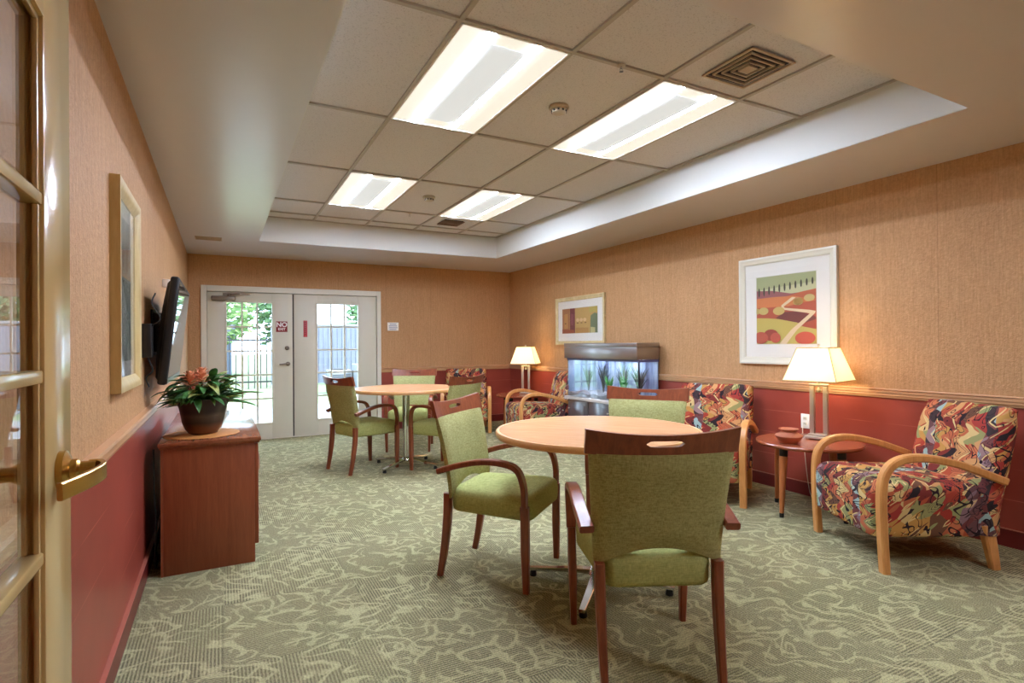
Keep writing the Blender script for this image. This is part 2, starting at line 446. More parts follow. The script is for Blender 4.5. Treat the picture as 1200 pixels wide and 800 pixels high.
def wallseg(b, x0, x1, y0, y1):
    b.use(M['wain']).box(x0, x1, y0, y1, 0, RB+.02); b.use(M['paper']).box(x0, x1, y0, y1, RB+.02, zt)
b = MB(); wallseg(b, XL-T, XL, YN-T, YF+T); b.build('wall_left', kind='structure', smooth=0)
b = MB(); wallseg(b, XR, XR+T, YN-T, YF+T); b.build('wall_right', kind='structure', smooth=0)
b = MB(); wallseg(b, XL, DX0, YF, YF+T); wallseg(b, DX1, XR, YF, YF+T)
b.use(M['paper']).box(DX0, DX1, YF, YF+T, DZ, zt); b.build('wall_far', kind='structure', smooth=0)
b = MB(); wallseg(b, XL, XR, YN-T, YN); b.build('wall_near', kind='structure', smooth=0)

def rail_profile(axis, p0, p1, wall, sgn, name):
    """moulded chair rail along an axis"""
    prof = [(0, RB), (.012, RB), (.016, RB+.012), (.022, RB+.018), (.022, RB+.03), (.028, RB+.036), (.03, RB+.05), (.024, RB+.056), (.034, RB+.06), (.036, RT-.006), (.032, RT), (0, RT)]
    rings = []
    for p in (p0, p1):
        rings.append([(wall+sgn*d, p, z) if axis == 'y' else (p, wall+sgn*d, z) for d, z in prof])
    MB().loft(rings).build(name, M['rail'], kind='structure', smooth=30)
rail_profile('y', YN, YF, XL, 1, 'trim_2'); rail_profile('y', YN, YF, XR, -1, 'trim_3'); rail_profile('x', DX1+.0, XR-.03, YF, -1, 'trim_4')

def base(axis, p0, p1, wall, sgn, name):
    b = MB().use(M['redbase']); q = sorted((wall, wall+sgn*.014))
    l = sorted((wall, wall+sgn*.018))
    if axis == 'y':
        b.box(q[0], q[1], p0, p1, 0, .105); b.use(M['redlip']).box(l[0], l[1], p0, p1, .105, .110)
    else:
        b.box(p0, p1, q[0], q[1], 0, .105); b.use(M['redlip']).box(p0, p1, l[0], l[1], .105, .110)
    b.build(name, kind='structure', smooth=0)
base('y', YN, YF, XL, 1, 'baseboard_left'); base('y', YN, YF, XR, -1, 'baseboard_right'); base('x', DX1+.01, XR-.02, YF, -1, 'baseboard_far')

# ------------------------------------------------------------------ far double door
b = MB()
b.box(DX0, -.165, YF-.02, YF+T, 0, DZ, .004); b.box(2.04, DX1, YF-.02, YF+T, 0, DZ, .004)
b.box(-.165, 2.04, YF-.02, YF+T, 1.985, DZ, .004)
b.box(-.165, -.140, YF+.058, YF+.085, 0, 1.985); b.box(2.016, 2.04, YF+.058, YF+.085, 0, 1.985); b.box(-.165, 2.04, YF+.058, YF+.085, 1.955, 1.985)
b.box(DX0, DX1, YF+.004, YF+T, -.02, .0105)
b.build('trim_5', M['framepaint'], kind='structure', smooth=0)

def leaf(name, x0, x1, gx0, gx1, gz0, gz1, y0, y1, z1, paint, rows, cols, mw=.021):
    """glazed door leaf in the XZ plane"""
    d = MB().use(paint)
    d.box(x0, gx0, y0, y1, .012, z1, .003); d.box(gx1, x1, y0, y1, .012, z1, .003)
    d.box(gx0, gx1, y0, y1, .012, gz0); d.box(gx0, gx1, y0, y1, gz1, z1)
    lw = .022                                       # raised glazing bead round the lite
    for a in ((gx0-lw, gx0, gz0-lw, gz1+lw), (gx1, gx1+lw, gz0-lw, gz1+lw), (gx0, gx1, gz0-lw, gz0), (gx0, gx1, gz1, gz1+lw)):
        d.box(a[0], a[1], y0-.009, y0+.003, a[2], a[3], .003)
    o = d.build(name, kind='structure', smooth=30)
    ym = (y0+y1)/2
    MB().box(gx0, gx1, ym-.003, ym+.003, gz0, gz1).build('pane', M['pane'], o, smooth=0)
    m = MB()
    for i in range(1, cols):
        x = gx0+(gx1-gx0)*i/cols; m.box(x-mw/2, x+mw/2, ym-.011, ym+.011, gz0, gz1)
    for i in range(1, rows):
        z = gz0+(gz1-gz0)*i/rows; m.box(gx0, gx1, ym-.0105, ym+.0105, z-mw/2, z+mw/2)
    m.build('muntins', paint, o, smooth=0)
    return o
d1 = leaf('door_1', -.160, .874, .064, .612, .225, 1.846, YF+.012, YF+.056, 1.978, M['doorpaint'], 5, 3)
d2 = leaf('door_2', .892, 2.036, 1.204, 1.768, .232, 1.85, YF+.012, YF+.056, 1.978, M['doorpaint'], 5, 3)
MB().box(.8745, .8915, YF+.02, YF+.05, .012, 1.978).build('weatherstrip', M['darkgap'], d2, smooth=0)
# lever, deadbolt, closer on the active leaf
y = YF+.012
b = MB(); b.lathe([(.030, y), (.030, y-.008), (.012, y-.012), (.012, y-.045)], 20, ax='y', c=(.812, 0, 1.015))
b.sweep(spline([(.812, y-.045, 1.015), (.78, y-.048, 1.017), (.735, y-.046, 1.012), (.70, y-.04, 1.010)], 5), .022, .014, side=(0, 0, 1))
b.build('lever_handle', M['grey_metal'], d1)
b = MB(); b.lathe([(.028, y), (.028, y-.012), (.018, y-.018), (.018, y-.022)], 20, ax='y', c=(.803, 0, 1.235)); b.box(.800, .806, y-.034, y-.02, 1.215, 1.255, .002)
b.build('deadbolt', M['grey_metal'], d1)
b = MB(); b.box(-.115, .17, y-.055, y, 1.865, 1.925, .012, 3)
b.lathe([(.018, 1.925), (.018, 1.945)], 14, .09, y-.03)
b.sweep([(.09, y-.03, 1.95), (.22, y-.075, 1.955), (.34, y-.03, 1.958)], .022, .010, side=(0, 0, 1))
b.sweep([(.02, y-.028, 1.948), (.12, y-.028, 1.95)], .03, .012, side=(0, 0, 1))
b.build('door_closer', M['grey_metal'], d1)

RX = Matrix.Rotation(PI/2, 4, 'X')
ns = thing('no_exit_sign', 'square dark red NO EXIT sign on the left leaf of the white glass double door', 'sign', (.735, y-.0005, 1.53))
MB().box(-.072, .072, -.004, 0, -.075, .07, .002).build('sign_plate', M['signred'], ns)
text_mesh('NO', .088, M['signtext'], 'lettering', ns, Matrix.Translation((0, -.005, .022)) @ RX, .0025)
text_mesh('EXIT', .046, M['signtext'], 'lettering', ns, Matrix.Translation((0, -.005, -.038)) @ RX, .0012)
rl = thing('door_label', 'narrow upright red label on the right leaf of the double door', 'sign', (1.042, y-.0005, 1.5))
b = MB().use(M['labelred']).box(-.026, .026, -.003, 0, -.115, .115, .001)
b.use(M['signred'])
for i in range(7): b.box(-.016, .012, -.0036, -.002, .085-.028*i, .096-.028*i)
b.build('label_plate', parent=rl)
ws = thing('wall_notice', 'small white notice with blue print on the far wall beside the double door', 'sign', (2.285, YF, 1.54))
b = MB().use(M['white']).box(-.085, .085, -.006, 0, -.062, .062, .003)
b.use(M['bluetext'])
for i, (a, c) in enumerate(((-.05, .05), (-.065, .06), (-.06, .066), (-.055, .05))): b.box(a, c, -.0068, -.005, .03-.026*i, .040-.026*i)
b.build('notice_plate', parent=ws)

# ------------------------------------------------------------------ near french door folded back along the left wall
FX0, FX1 = -.286, -.25
d3 = MB().use(M['creamdoor'])
d3.box(FX0, FX1, 1.130, 1.300, .012, 2.06, .004); d3.box(FX0, FX1, .39, .53, .012, 2.06, .004)
d3.box(FX0, FX1, .53, 1.13, .012, .35); d3.box(FX0, FX1, .53, 1.13, 1.80, 2.06)
for x0, x1 in ((FX0+.003, FX0+.014), (FX1-.014, FX1-.006)):      # glazing stops
    d3.box(x0, x1, 1.120, 1.130, .35, 1.80, .002); d3.box(x0, x1, .53, .54, .35, 1.80, .002)
    d3.box(x0, x1, .53, 1.13, .35, .36, .002); d3.box(x0, x1, .53, 1.13, 1.79, 1.80, .002)
d3 = d3.build('door_3', kind='structure', smooth=30)
xm = (FX0+FX1)/2
MB().box(xm-.002, xm+.002, .53, 1.13, .35, 1.80).build('pane', M['pane'], d3, smooth=0)
b = MB()
for z in (.64, .932, 1.222, 1.507): b.box(FX0+.002, FX1-.002, .53, 1.13, z-.011, z+.011, .004)
b.build('muntins', M['creamdoor'], d3, smooth=30)
ly, lz = 1.215, 1.055
b = MB()
b.lathe([(.034, FX1), (.034, FX1+.010), (.026, FX1+.014), (.018, FX1+.017), (.018, FX1+.026), (.013, FX1+.03), (.0125, FX1+.052)], 24, ax='x', c=(0, ly, lz))
b.sweep(spline([(FX1+.042, ly+.004, lz), (FX1+.058, ly-.002, lz), (FX1+.066, ly-.024, lz-.002), (FX1+.061, ly-.06, lz-.004), (FX1+.048, ly-.10, lz-.006), (FX1+.030, ly-.145, lz-.008)], 6), .028, .009, side=(0, 0, 1))
b.build('lever_handle', M['brass'], d3)
b = MB()
b.lathe([(.034, FX0), (.034, FX0-.010), (.018, FX0-.017), (.0125, FX0-.03), (.0125, FX0-.05)], 24, ax='x', c=(0, ly, lz))
b.sweep(spline([(FX0-.042, ly+.004, lz), (FX0-.056, ly, lz), (FX0-.064, ly-.02, lz), (FX0-.064, ly-.06, lz), (FX0-.056, ly-.125, lz)], 6), .025, .010, side=(0, 0, 1))
b.build('lever_handle', M['brass'], d3)
MB().box(XL, FX1, .29, .385, 0, ZS).build('trim_6', M['framepaint'], kind='structure', smooth=0)

# ------------------------------------------------------------------ ceiling fixtures
def troffer(i, j, label, z=ZT, lens='lens'):
    """recessed 2x4 light: lip, curved reflectors, two bright lenses, perforated centre basket"""
    x0, y0 = GX0+i*CELL, GY0+j*CELL
    W, L = CELL-.016, 2*CELL-.016
    t = thing('ceiling_light', label, 'ceiling light', (x0+CELL/2, y0+CELL, z), 0, 'recessed ceiling lights')
    b = MB()
    for s in (-1, 1):
        b.box(*sorted((s*W/2, s*(W/2-.010))), -L/2, L/2, -.003, .004); b.box(-W/2, W/2, *sorted((s*L/2, s*(L/2-.010))), -.003, .004)
    b.build('frame', M['white'], t, smooth=0)
    for s in (-1, 1):
        b = MB(); pr = []
        for k in range(9):
            u = k/8; pr.append((s*(W/2-.01-u*.125), .000+.010*math.sin(u*PI*.5)))
        n = len(pr)
        rings = [[(x, yy, z) for x, z in pr]+[(x, yy, z+.001) for x, z in reversed(pr)] for yy in (-L/2+.01, L/2-.01)]
        b.loft(rings).build('reflector', M['reflector'], t)
    for s in (-1, 1):
        MB().box(*sorted((s*.108, s*.146)), -L/2+.03, L/2-.03, .0055, .0095).build('lens', M[lens], t, smooth=0)
    b = MB(); rings = []
    for yy, k in ((-L/2+.11, .3), (-L/2+.15, 1), (L/2-.15, 1), (L/2-.11, .3)):
        ring = []
        for q in range(9):
            a = PI*q/8; ring.append((.108*math.cos(a), yy, .004-.020*k*math.sin(a)))
        rings.append(ring+[(-.05, yy, .0045), (.05, yy, .0045)])
    b.loft(rings).build('basket', M['basket'], t)
    MB().box(-.16, .16, -L/2+.008, L/2-.008, .0098, .0115).build('housing', M['reflector'], t, smooth=0)
    return t
troffer(0, 0, 'recessed fluorescent ceiling light, near left one of the four, left of the smoke detector')
troffer(2, 0, 'recessed fluorescent ceiling light beside the large square air vent, nearest the right wall')
troffer(0, 4, 'recessed fluorescent ceiling light, far left one above the distant small table')
troffer(2, 4, 'recessed fluorescent ceiling light, far right one next to the small dark vent')

troffer(2.4, -5.3, 'added unseen fill light in the low ceiling behind the camera', ZS-.02, 'lens_fill')  # added out of view to brighten the near chair's back

def diffuser(name, cx, cy, size, label, rings=4, z=ZT, metal='ventmetal'):
    t = thing(name, label, 'air vent', (cx, cy, z))
    b = MB().use(M['duct']).box(-size*.46, size*.46, -size*.46, size*.46, .004, .012); b.build('throat', parent=t, smooth=0)
    b = MB()
    s = size/2
    b2 = [(s, .013)]+[(s*(1-.2*k)-.004, .008) for k in range(1, rings)]
    for k, (r, w) in enumerate(b2):
        z0, z1 = -.006, .002+.002*k
        for a in ((-r, r, -r, -r+w), (-r, r, r-w, r), (-r, -r+w, -r+w, r-w), (r-w, r, -r+w, r-w)): b.box(a[0], a[1], a[2], a[3], z0, z1)
    b.box(-.035, .035, -.035, .035, -.006, .008)
    b.build('louvres', M[metal], t, smooth=0); return t
diffuser('air_diffuser', 2.515, 2.02, .33, 'square louvred ceiling air vent in front of the near right ceiling light')
d = diffuser('air_diffuser', 2.47, 6.25, .26, 'small dark ceiling vent beyond the far right ceiling light', metal='vent_dark')
t = thing('soffit_grille', 'slim vent grille on the low left ceiling near the far wall', 'air vent', (-.12, 6.93, ZS+.001))
b = MB(); b.box(-.13, .13, -.1, -.09, -.006, .01); b.box(-.13, .13, .09, .1, -.006, .01); b.box(-.13, -.12, -.1, .1, -.006, .01); b.box(.12, .13, -.1, .1, -.006, 0)
for k in range(7): b.box(-.12, .12, -.075+.025*k-.004, -.075+.025*k+.004, -.006, 0)
b.build('louvres', M['ventmetal'], t, smooth=0); MB().box(-.12, .12, -.09, .09, -.0015, -.0005).build('backing', M['vent_dark'], t, smooth=0)

def detector(cx, cy, label):
    t = thing('smoke_detector', label, 'smoke detector', (cx, cy, ZT+.010), 0, 'smoke detectors')
    MB().lathe([(.0, 0), (.060, 0), (.064, -.008), (.060, -.016), (.05, -.018)], 28).build('base', M['beige'], t)
    b = MB().use(M['beige']).lathe([(.046, -.018), (.048, -.026), (.044, -.040), (.030, -.046), (0, -.047)], 28)
    b.use(M['duct'])
    for k in range(10):
        a = 2*PI*k/10; b.box(-.006, .006, -.002, .002, -.038, -.027, mtx=Matrix.Rotation(a, 4, 'Z') @ Matrix.Translation((0, .0462, 0)))
    b.build('chamber', parent=t)
detector(1.872, 2.895, 'round white smoke detector between the two near ceiling lights')
detector(1.849, 5.258, 'round white smoke detector between the two far ceiling lights')
def sprinkler(cx, cy, label):
    t = thing('sprinkler_head', label, 'sprinkler', (cx, cy, ZT), 0, 'sprinkler heads'); t.scale = (.7, .7, .7)
    MB().lathe([(.0, 0), (.034, 0), (.034, -.004), (.02, -.008), (.0, -.009)], 20).build('escutcheon', M['beige'], t)
    b = MB().lathe([(.008, -.006), (.008, -.024)], 10)
    b.sweep([(-.009, 0, -.022), (-.013, 0, -.034), (-.006, 0, -.046)], .0025, seg=6); b.sweep([(.009, 0, -.022), (.013, 0, -.034), (.006, 0, -.046)], .0025, seg=6)
    b.lathe([(0, -.046), (.016, -.046), (.016, -.048), (0, -.048)], 16); b.build('nozzle', M['chrome'], t)
sprinkler(1.88, 2.299, 'tiny ceiling sprinkler on the grid bar between the near lights')
sprinkler(1.869, 5.971, 'tiny ceiling sprinkler on the grid bar between the far lights')

# ------------------------------------------------------------------ dining chair
def surf_pillow(fn, ns, nt):
    """closed pillow from fn(s,t,side) with s in -1..1, t in 0..1"""
    b = MB(); F_, B_ = {}, {}
    for i in range(ns+1):
        for j in range(nt+1):
            s = -1+2*i/ns; t = j/nt
            F_[i, j] = b.bm.verts.new(fn(s, t, 1))
            B_[i, j] = b.bm.verts.new(fn(s, t, -1))
    for i in range(ns):
        for j in range(nt):
            b.bm.faces.new((F_[i, j], F_[i, j+1], F_[i+1, j+1], F_[i+1, j])); b.bm.faces.new((B_[i, j], B_[i+1, j], B_[i+1, j+1], B_[i, j+1]))
    for i in range(ns):
        for j in (0, nt): b.bm.faces.new((F_[i, j], F_[i+1, j], B_[i+1, j], B_[i, j]))
    for j in range(nt):
        for i in (0, ns): b.bm.faces.new((F_[i, j], F_[i, j+1], B_[i, j+1], B_[i, j]))
    return b
def trap_outline(wf, wr, y0, y1, rad, n=7):
    """rounded trapezoid, counter-clockwise"""
    cs = [(wf, y1), (-wf, y1), (-wr, y0), (wr, y0)]; out = []
    for k, (x, y) in enumerate(cs):
        sx = 1 if x > 0 else -1; sy = 1 if y == y1 else -1
        cx, cy = x-sx*rad, y-sy*rad; a0 = [0, PI/2, PI, 1.5*PI][k]
        for q in range(n):
            a = a0+PI/2*q/(n-1); out.append((cx+rad*math.cos(a), cy+rad*math.sin(a)))
    return out

def back_y(z): return -.228-.105*max(0, (z-.48)/.46)**1.25
def make_chair(label):
    t = thing('dining_chair', label, 'chair', group='green dining chairs')
    # seat
    b = MB(); rings = []
    for z, k in ((.358, .955), (.366, .985), (.381, 1.), (.440, 1.008), (.464, .995), (.479, .955), (.489, .88), (.497, .72), (.501, .5), (.502, .25)):
        rings.append([(x*k, .01+(y-.01)*k, z) for x, y in trap_outline(.238, .205, -.235, .255, .05)])
    b.loft(rings).build('seat', M['greenseat'], t, smooth=60)
    # upholstered back
    def fn(s, u, side):
        zb = .437+.072*(1-s*s); zt_ = .868+.004*s*s; z = zb+(zt_-zb)*u
        w = .240+.028*u**1.3
        ed = (1-abs(s)**7)**.5 if abs(s) < 1 else 0; eu = min(1, .55+3*min(u, 1-u))
        th = (.012+.016*ed)*eu
        return (s*w, back_y(z)+.035*s*s*(.45+.55*u)+side*th, z)
    surf_pillow(fn, 20, 14).build('backrest', M['green'], t, smooth=60)
    # curved top rail with a hand slot
    b = MB(); N = 40; cols = []
    for i in range(N+1):
        s = -1+2*i/N; x = s*.282
        zlo = .861+.010*s*s; zhi = .940+.022*s*s
        mid = .908+.012*s*s; q = abs(x)/.068
        hh = .0115*math.sqrt(max(0, 1-q**6)) if q < 1 else 0
        row = []
        for side in (1, -1):
            rr = []
            for z in (zlo, mid-hh, mid+hh, zhi):
                rr.append(b.bm.verts.new((x, back_y(z)+.037*s*s+side*.0115, z)))
            row.append(rr)
        cols.append((row, hh))
    for i in range(N):
        (A, ha), (B, hb) = cols[i], cols[i+1]
        for sd in (0, 1):
            for r in (0, 1, 2):
                if r == 1 and (ha > 0 or hb > 0): continue
                if r == 1: continue
                b.bm.faces.new((A[sd][r], B[sd][r], B[sd][r+1], A[sd][r+1]))
        b.bm.faces.new((A[0][0], B[0][0], B[1][0], A[1][0])); b.bm.faces.new((A[0][3], B[0][3], B[1][3], A[1][3]))
        if ha > 0 or hb > 0:
            b.bm.faces.new((A[0][1], B[0][1], B[1][1], A[1][1])); b.bm.faces.new((A[0][2], B[0][2], B[1][2], A[1][2]))
    for A, _ in (cols[0], cols[-1]):
        b.bm.faces.new((A[0][0], A[1][0], A[1][3], A[0][3]))
    bmesh.ops.remove_doubles(b.bm, verts=b.bm.verts[:], dist=1e-5)
    b.build('top_rail', M['cherry'], t, smooth=40)
    for s in (-1, 1):
        # sabre rear leg
        MB().sweep(spline([(s*.216, -.292, 0), (s*.219, -.262, .15), (s*.221, -.240, .32), (s*.222, -.235, .458)], 6), .036, .046, side=(1, 0, 0), scale=lambda u: .72+.28*min(1, u*1.6)).build('leg', M['cherry'], t)
        # front leg
        MB().sweep([(s*.250, .228, 0), (s*.254, .226, .2), (s*.258, .226, .44)], .036, .044, side=(1, 0, 0), scale=lambda u: .72+.28*min(1, u*1.8)).build('leg', M['cherry'], t)
        # bent arm
        MB().sweep(spline([(s*.258, .226, .438), (s*.261, .222, .54), (s*.266, .192, .622), (s*.27, .120, .652), (s*.275, .0, .656), (s*.277, -.13, .630), (s*.272, -.262, .588)], 8), .05, .028, side=(1, 0, 0), scale=lambda u: .88+.2*u).build('armrest', M['cherry'], t)
    return t

DIN = [  # x, y, facing, label
    (1.535, 1.775, (.43, .903), 'green dining chair nearest the camera, its broad back turned to us'),
    (1.41, 2.785, (.64, -.77), 'green dining chair left of the near round table, side view, whole seat visible'),
    (2.39, 2.79, (-.806, -.592), 'green dining chair behind the near round table, only its back above the tabletop'),
    (1.305, 5.77, (.945, .326), 'green dining chair at the far table, closest to the glass double door'),
    (2.05, 6.55, (-.45, -.89), 'green dining chair behind the far round table, facing us against the red wall'),
    (2.025, 5.34, (-.52, .86), 'green dining chair at the far table, right side, partly hidden by a nearer chair back'),
]
chair0 = None
for x, y, d, lab in DIN:
    if chair0 is None: chair0 = make_chair(lab); chair0.location = (x, y, 0); chair0.rotation_euler = (0, 0, heading(*d))
    else: dup(chair0, (x, y, 0), heading(*d), lab)

# ------------------------------------------------------------------ round tables
def make_table(label, loc, rz, R=.535, H=.818):
    t = thing('round_table', label, 'table', loc, rz, 'round pedestal tables')
    b = MB().use(M['edge'])
    b.lathe([(R-.02, H-.034), (R-.006, H-.033), (R, H-.024), (R, H-.010), (R-.006, H-.001), (R-.02, H)], 72)
    b.use(M['laminate']).lathe([(0, H+.0003), (R-.02, H+.0003), (R-.02, H-.0005), (0, H-.0005)], 72)
    b.build('tabletop', parent=t)
    MB().lathe([(.16, H-.0345), (.16, H-.042), (.05, H-.05), (.038, H-.07), (.038, .09), (.05, .075), (.055, .06), (.0, .058)], 28).build('column', M['chrome'], t)
    for k in range(4):
        a = PI/2*k; c, s = math.cos(a), math.sin(a)
        lg = MB().sweep([(c*r, s*r, z) for r, z in ((.02, .072), (.12, .066), (.28, .046), (.385, .036))], .042, .022, side=(-s, c, 0), scale=[1.15, 1.05, .9, .75]).build('leg', M['chrome'], t)
        MB().lathe([(.018, 0), (.02, .006), (.016, .03), (0, .031)], 16, c*.36, s*.36).build('glide', M['black'], lg)
    return t
t1 = make_table('near round table with peach laminate top on chrome pedestal, in the middle of the room', (1.746, 2.357, 0), math.radians(-48))
t2 = dup(t1, (1.709, 5.633, 0), math.radians(37), 'far round table with pale top and chrome pedestal, in front of the double door wall')

# ------------------------------------------------------------------ armchairs
def make_armchair(label):
    t = thing('armchair', label, 'armchair', group='patterned armchairs')
    b = MB(); rings = []
    for z, k in ((.185, .975), (.193, .995), (.22, 1.), (.40, 1.01), (.44, 1.), (.465, .965), (.482, .88), (.492, .7), (.496, .4)):
        rings.append([(x*k, .03+(y-.03)*k, z-(.012 if z > .4 and y < 0 else 0)) for x, y in trap_outline(.308, .306, -.26, .362, .05)])
    b.loft(rings).build('seat', M['tap'], t, smooth=60)
    def fn(s, u, side):
        z = .19+.70*u
        yc = -.285-.135*max(0, (z-.30)/.6)
        top = min(1, (1-u)*5); top = math.sin(top*PI/2)
        ed = (1-abs(s)**10)**.5 if abs(s) < 1 else 0
        th = (.020+.055*ed*(.25+.75*top))
        if side > 0: th *= 1+.18*math.sin(PI*u)*(1-s*s)
        zz = z-(.014*abs(s)**8*u**6)
        return (s*(.315-.008*u**4), yc+side*th, zz)
    surf_pillow(fn, 22, 18).build('backrest', M['tap'], t, smooth=60)
    for s in (-1, 1):
        MB().sweep(spline([(s*.335, .318, 0), (s*.335, .328, .2), (s*.335, .332, .42), (s*.335, .312, .54), (s*.335, .245, .608), (s*.335, .12, .628), (s*.335, -.05, .600), (s*.335, -.20, .55), (s*.335, -.335, .497)], 7), .052, .042, side=(1, 0, 0)).build('arm_frame', M['maple'], t)
        MB().sweep([(s*.285, -.318, 0), (s*.285, -.30, .1), (s*.285, -.27, .25)], .05, .06, side=(1, 0, 0), scale=[.8, .95, 1.1]).build('leg', M['maple'], t)
    return t
ARM = [
    (3.640, 1.862, (-.88, .48), 'multicoloured scroll-patterned armchair at the right edge, nearest the camera beside the side table'),
    (3.63, 3.36, (-.86, -.51), 'multicoloured armchair between the fish tank and the side table with the clay bowl'),
    (3.70, 6.30, (-.98, .2), 'multicoloured armchair left of the fish tank, turned sideways to us near the corner lamp'),
    (3.20, 7.53, (-.4, -.92), 'multicoloured armchair against the far wall, left of the corner side table'),
]
arm0 = None
for x, y, d, lab in ARM:
    if arm0 is None: arm0 = make_armchair(lab); arm0.location = (x, y, 0); arm0.rotation_euler = (0, 0, heading(*d))
    else: dup(arm0, (x, y, 0), heading(*d), lab)

# ------------------------------------------------------------------ side tables, lamps, bowl
def make_side_table(label, loc, rz, R=.36, H=.53):
    t = thing('side_table', label, 'side table', loc, rz, 'round side tables')
    MB().lathe([(0, H-.026), (R-.012, H-.026), (R-.002, H-.018), (R, H-.008), (R-.006, H), (0, H)], 60).build('tabletop', M['cherry_red'], t)
    for k in range(4):
        a = PI/2*k; c, s = math.cos(a), math.sin(a)
        def P(r, z): return (c*r, s*r, z)
        lg = MB().sweep([P(.262, H-.09), P(.27, H-.2), P(.285, .03)], .026, seg=16, scale=[1.1, 1.0, .55]).build('leg', M['maple_dark'], t)
        MB().sweep([P(.258, H-.0265), P(.262, H-.09)], .0285, seg=16).build('collar', M['black'], lg)
        MB().sweep([P(.285, .032), P(.2865, .0)], .0165, seg=14, scale=[1, .9]).build('foot', M['black'], lg)
    return t
M['maple_dark'] = wood('orange leg wood', (168, 92, 48), (198, 122, 70), .35, (14, 14, 2))
s1 = make_side_table('round red-brown side table holding the clay bowl and the large lamp, between two armchairs', (3.86, 2.60, 0), math.radians(-4))
s2 = dup(s1, (3.86, 7.06, 0), math.radians(30), 'round red-brown side table in the far corner under the smaller-looking lamp')

def make_lamp(label, loc, rz):
    t = thing('table_lamp', label, 'lamp', loc, rz, 'square-shaded table lamps')
    b = MB(); b.box(-.085, .085, -.065, .065, .006, .026, .004); b.box(-.066, .066, -.048, .048, .026, .042, .004)
    for sx in (-1, 1):
        for sy in (-1, 1): b.lathe([(.008, 0), (.009, .007)], 10, sx*.07, sy*.05)
    b.build('base', M['nickel'], t)
    for s in (-1, 1):
        MB().box(s*.047-.016, s*.047+.016, -.016, .016, .042, .40, .003).build('post', M['nickel'], t)
    b = MB(); b.box(-.068, .068, -.018, .018, .40, .418, .004)
    b.lathe([(.004, .418), (.014, .424), (.018, .44), (.012, .455), (.008, .47), (.008, .69), (.0, .695)], 16)
    b.build('stem', M['nickel'], t)
    MB().lathe([(0, .352), (.010, .355), (.018, .37), (.010, .386), (.005, .400)], 16).build('finial_drop', M['silverframe'], t)
    # hollow four sided shade
    b = MB()
    def ring(h, z): return [(-h, -h, z), (h, -h, z), (h, h, z), (-h, h, z)]
    b.loft([ring(.188, .445), ring(.111, .69), ring(.108, .69), ring(.185, .445)], closed=True)
    sh = b.build('shade', M['shade'], t, smooth=0)
    b = MB()
    for sx in (-1, 1):
        for sy in (-1, 1): b.sweep([(sx*.1885, sy*.1885, .445), (sx*.1115, sy*.1115, .69)], .0028, seg=6)
    for h, z in ((.1885, .446), (.1115, .69)):
        for i in range(4):
            p, q = ring(h, z)[i], ring(h, z)[(i+1) % 4]; b.sweep([p, q], .003, seg=6)
    b.build('piping', M['shadetrim'], sh)
    MB().lathe([(0, .70), (.006, .70), (.010, .708), (.006, .718), (.0, .722)], 12).build('finial', M['nickel'], t)
    b = MB(); b.sweep([(-.110, 0, .688), (0, 0, .692), (.110, 0, .688)], .003, seg=6); b.sweep([(0, -.110, .688), (0, 0, .692), (0, .110, .688)], .003, seg=6); b.build('spider', M['nickel'], t)
    return t
M['shadetrim'] = plain('shade piping', (176, 160, 112), .7)
l1p = (3.99, 2.60, .53)
l1 = make_lamp('large lit table lamp with square cream shade below the landscape picture', l1p, math.radians(102))
l2p = (3.95, 7.06, .53)
l2 = dup(l1, l2p, math.radians(138), 'lit table lamp with square cream shade in the far right corner')
for p in (l1p, l2p):
    ld = bpy.data.lights.new('lamp_bulb', 'POINT'); ld.energy = 5; ld.color = (1, .86, .64); ld.shadow_soft_size = .035
    lo = bpy.data.objects.new('lamp_bulb', ld); COL.objects.link(lo); lo.location = (p[0], p[1], p[2]+.56)

t = thing('clay_bowl', 'squat terracotta bowl with a narrow lipped mouth on the side table', 'bowl', (3.655, 2.615, .53)); t.scale = (1, 1, 1.2)
MB().lathe([(0, .0), (.05, .0), (.058, .006), (.088, .034), (.094, .044), (.088, .052), (.052, .068), (.050, .073), (.066, .082), (.067, .087), (.058, .089), (.044, .076), (.05, .055), (.04, .02), (0, .015)], 40).build('bowl', M['terracotta'], t)
t = thing('wall_outlet', 'ivory electrical outlet plate on the red wall behind the large lamp', 'outlet', (XR, 2.902, .61))
MB().box(-.007, 0, -.037, .037, -.06, .06, .003).build('plate', M['white'], t)
for z in (-.02, .024):
    r = MB().box(-.010, -.006, -.017, .017, z-.014, z+.014, .003).build('receptacle', M['silverframe'], t)
    bb = MB()
    for yy in (-.006, .006): bb.box(-.0106, -.0095, yy-.0015, yy+.0015, z-.005, z+.006)
    bb.build('slot', M['black'], r, smooth=0)
tag(MB().sweep(spline([(4.262, 2.908, .585), (4.245, 2.91, .54), (4.245, 2.90, .42), (4.235, 2.86, .12), (4.20, 2.80, .008), (4.10, 2.66, .006), (3.96, 2.46, .006), (3.94, 2.40, .03)], 8), .0032, seg=6).build('lamp_cord', M['silverframe']), 'thin pale lamp cord running from the outlet down behind the side table', 'cord')

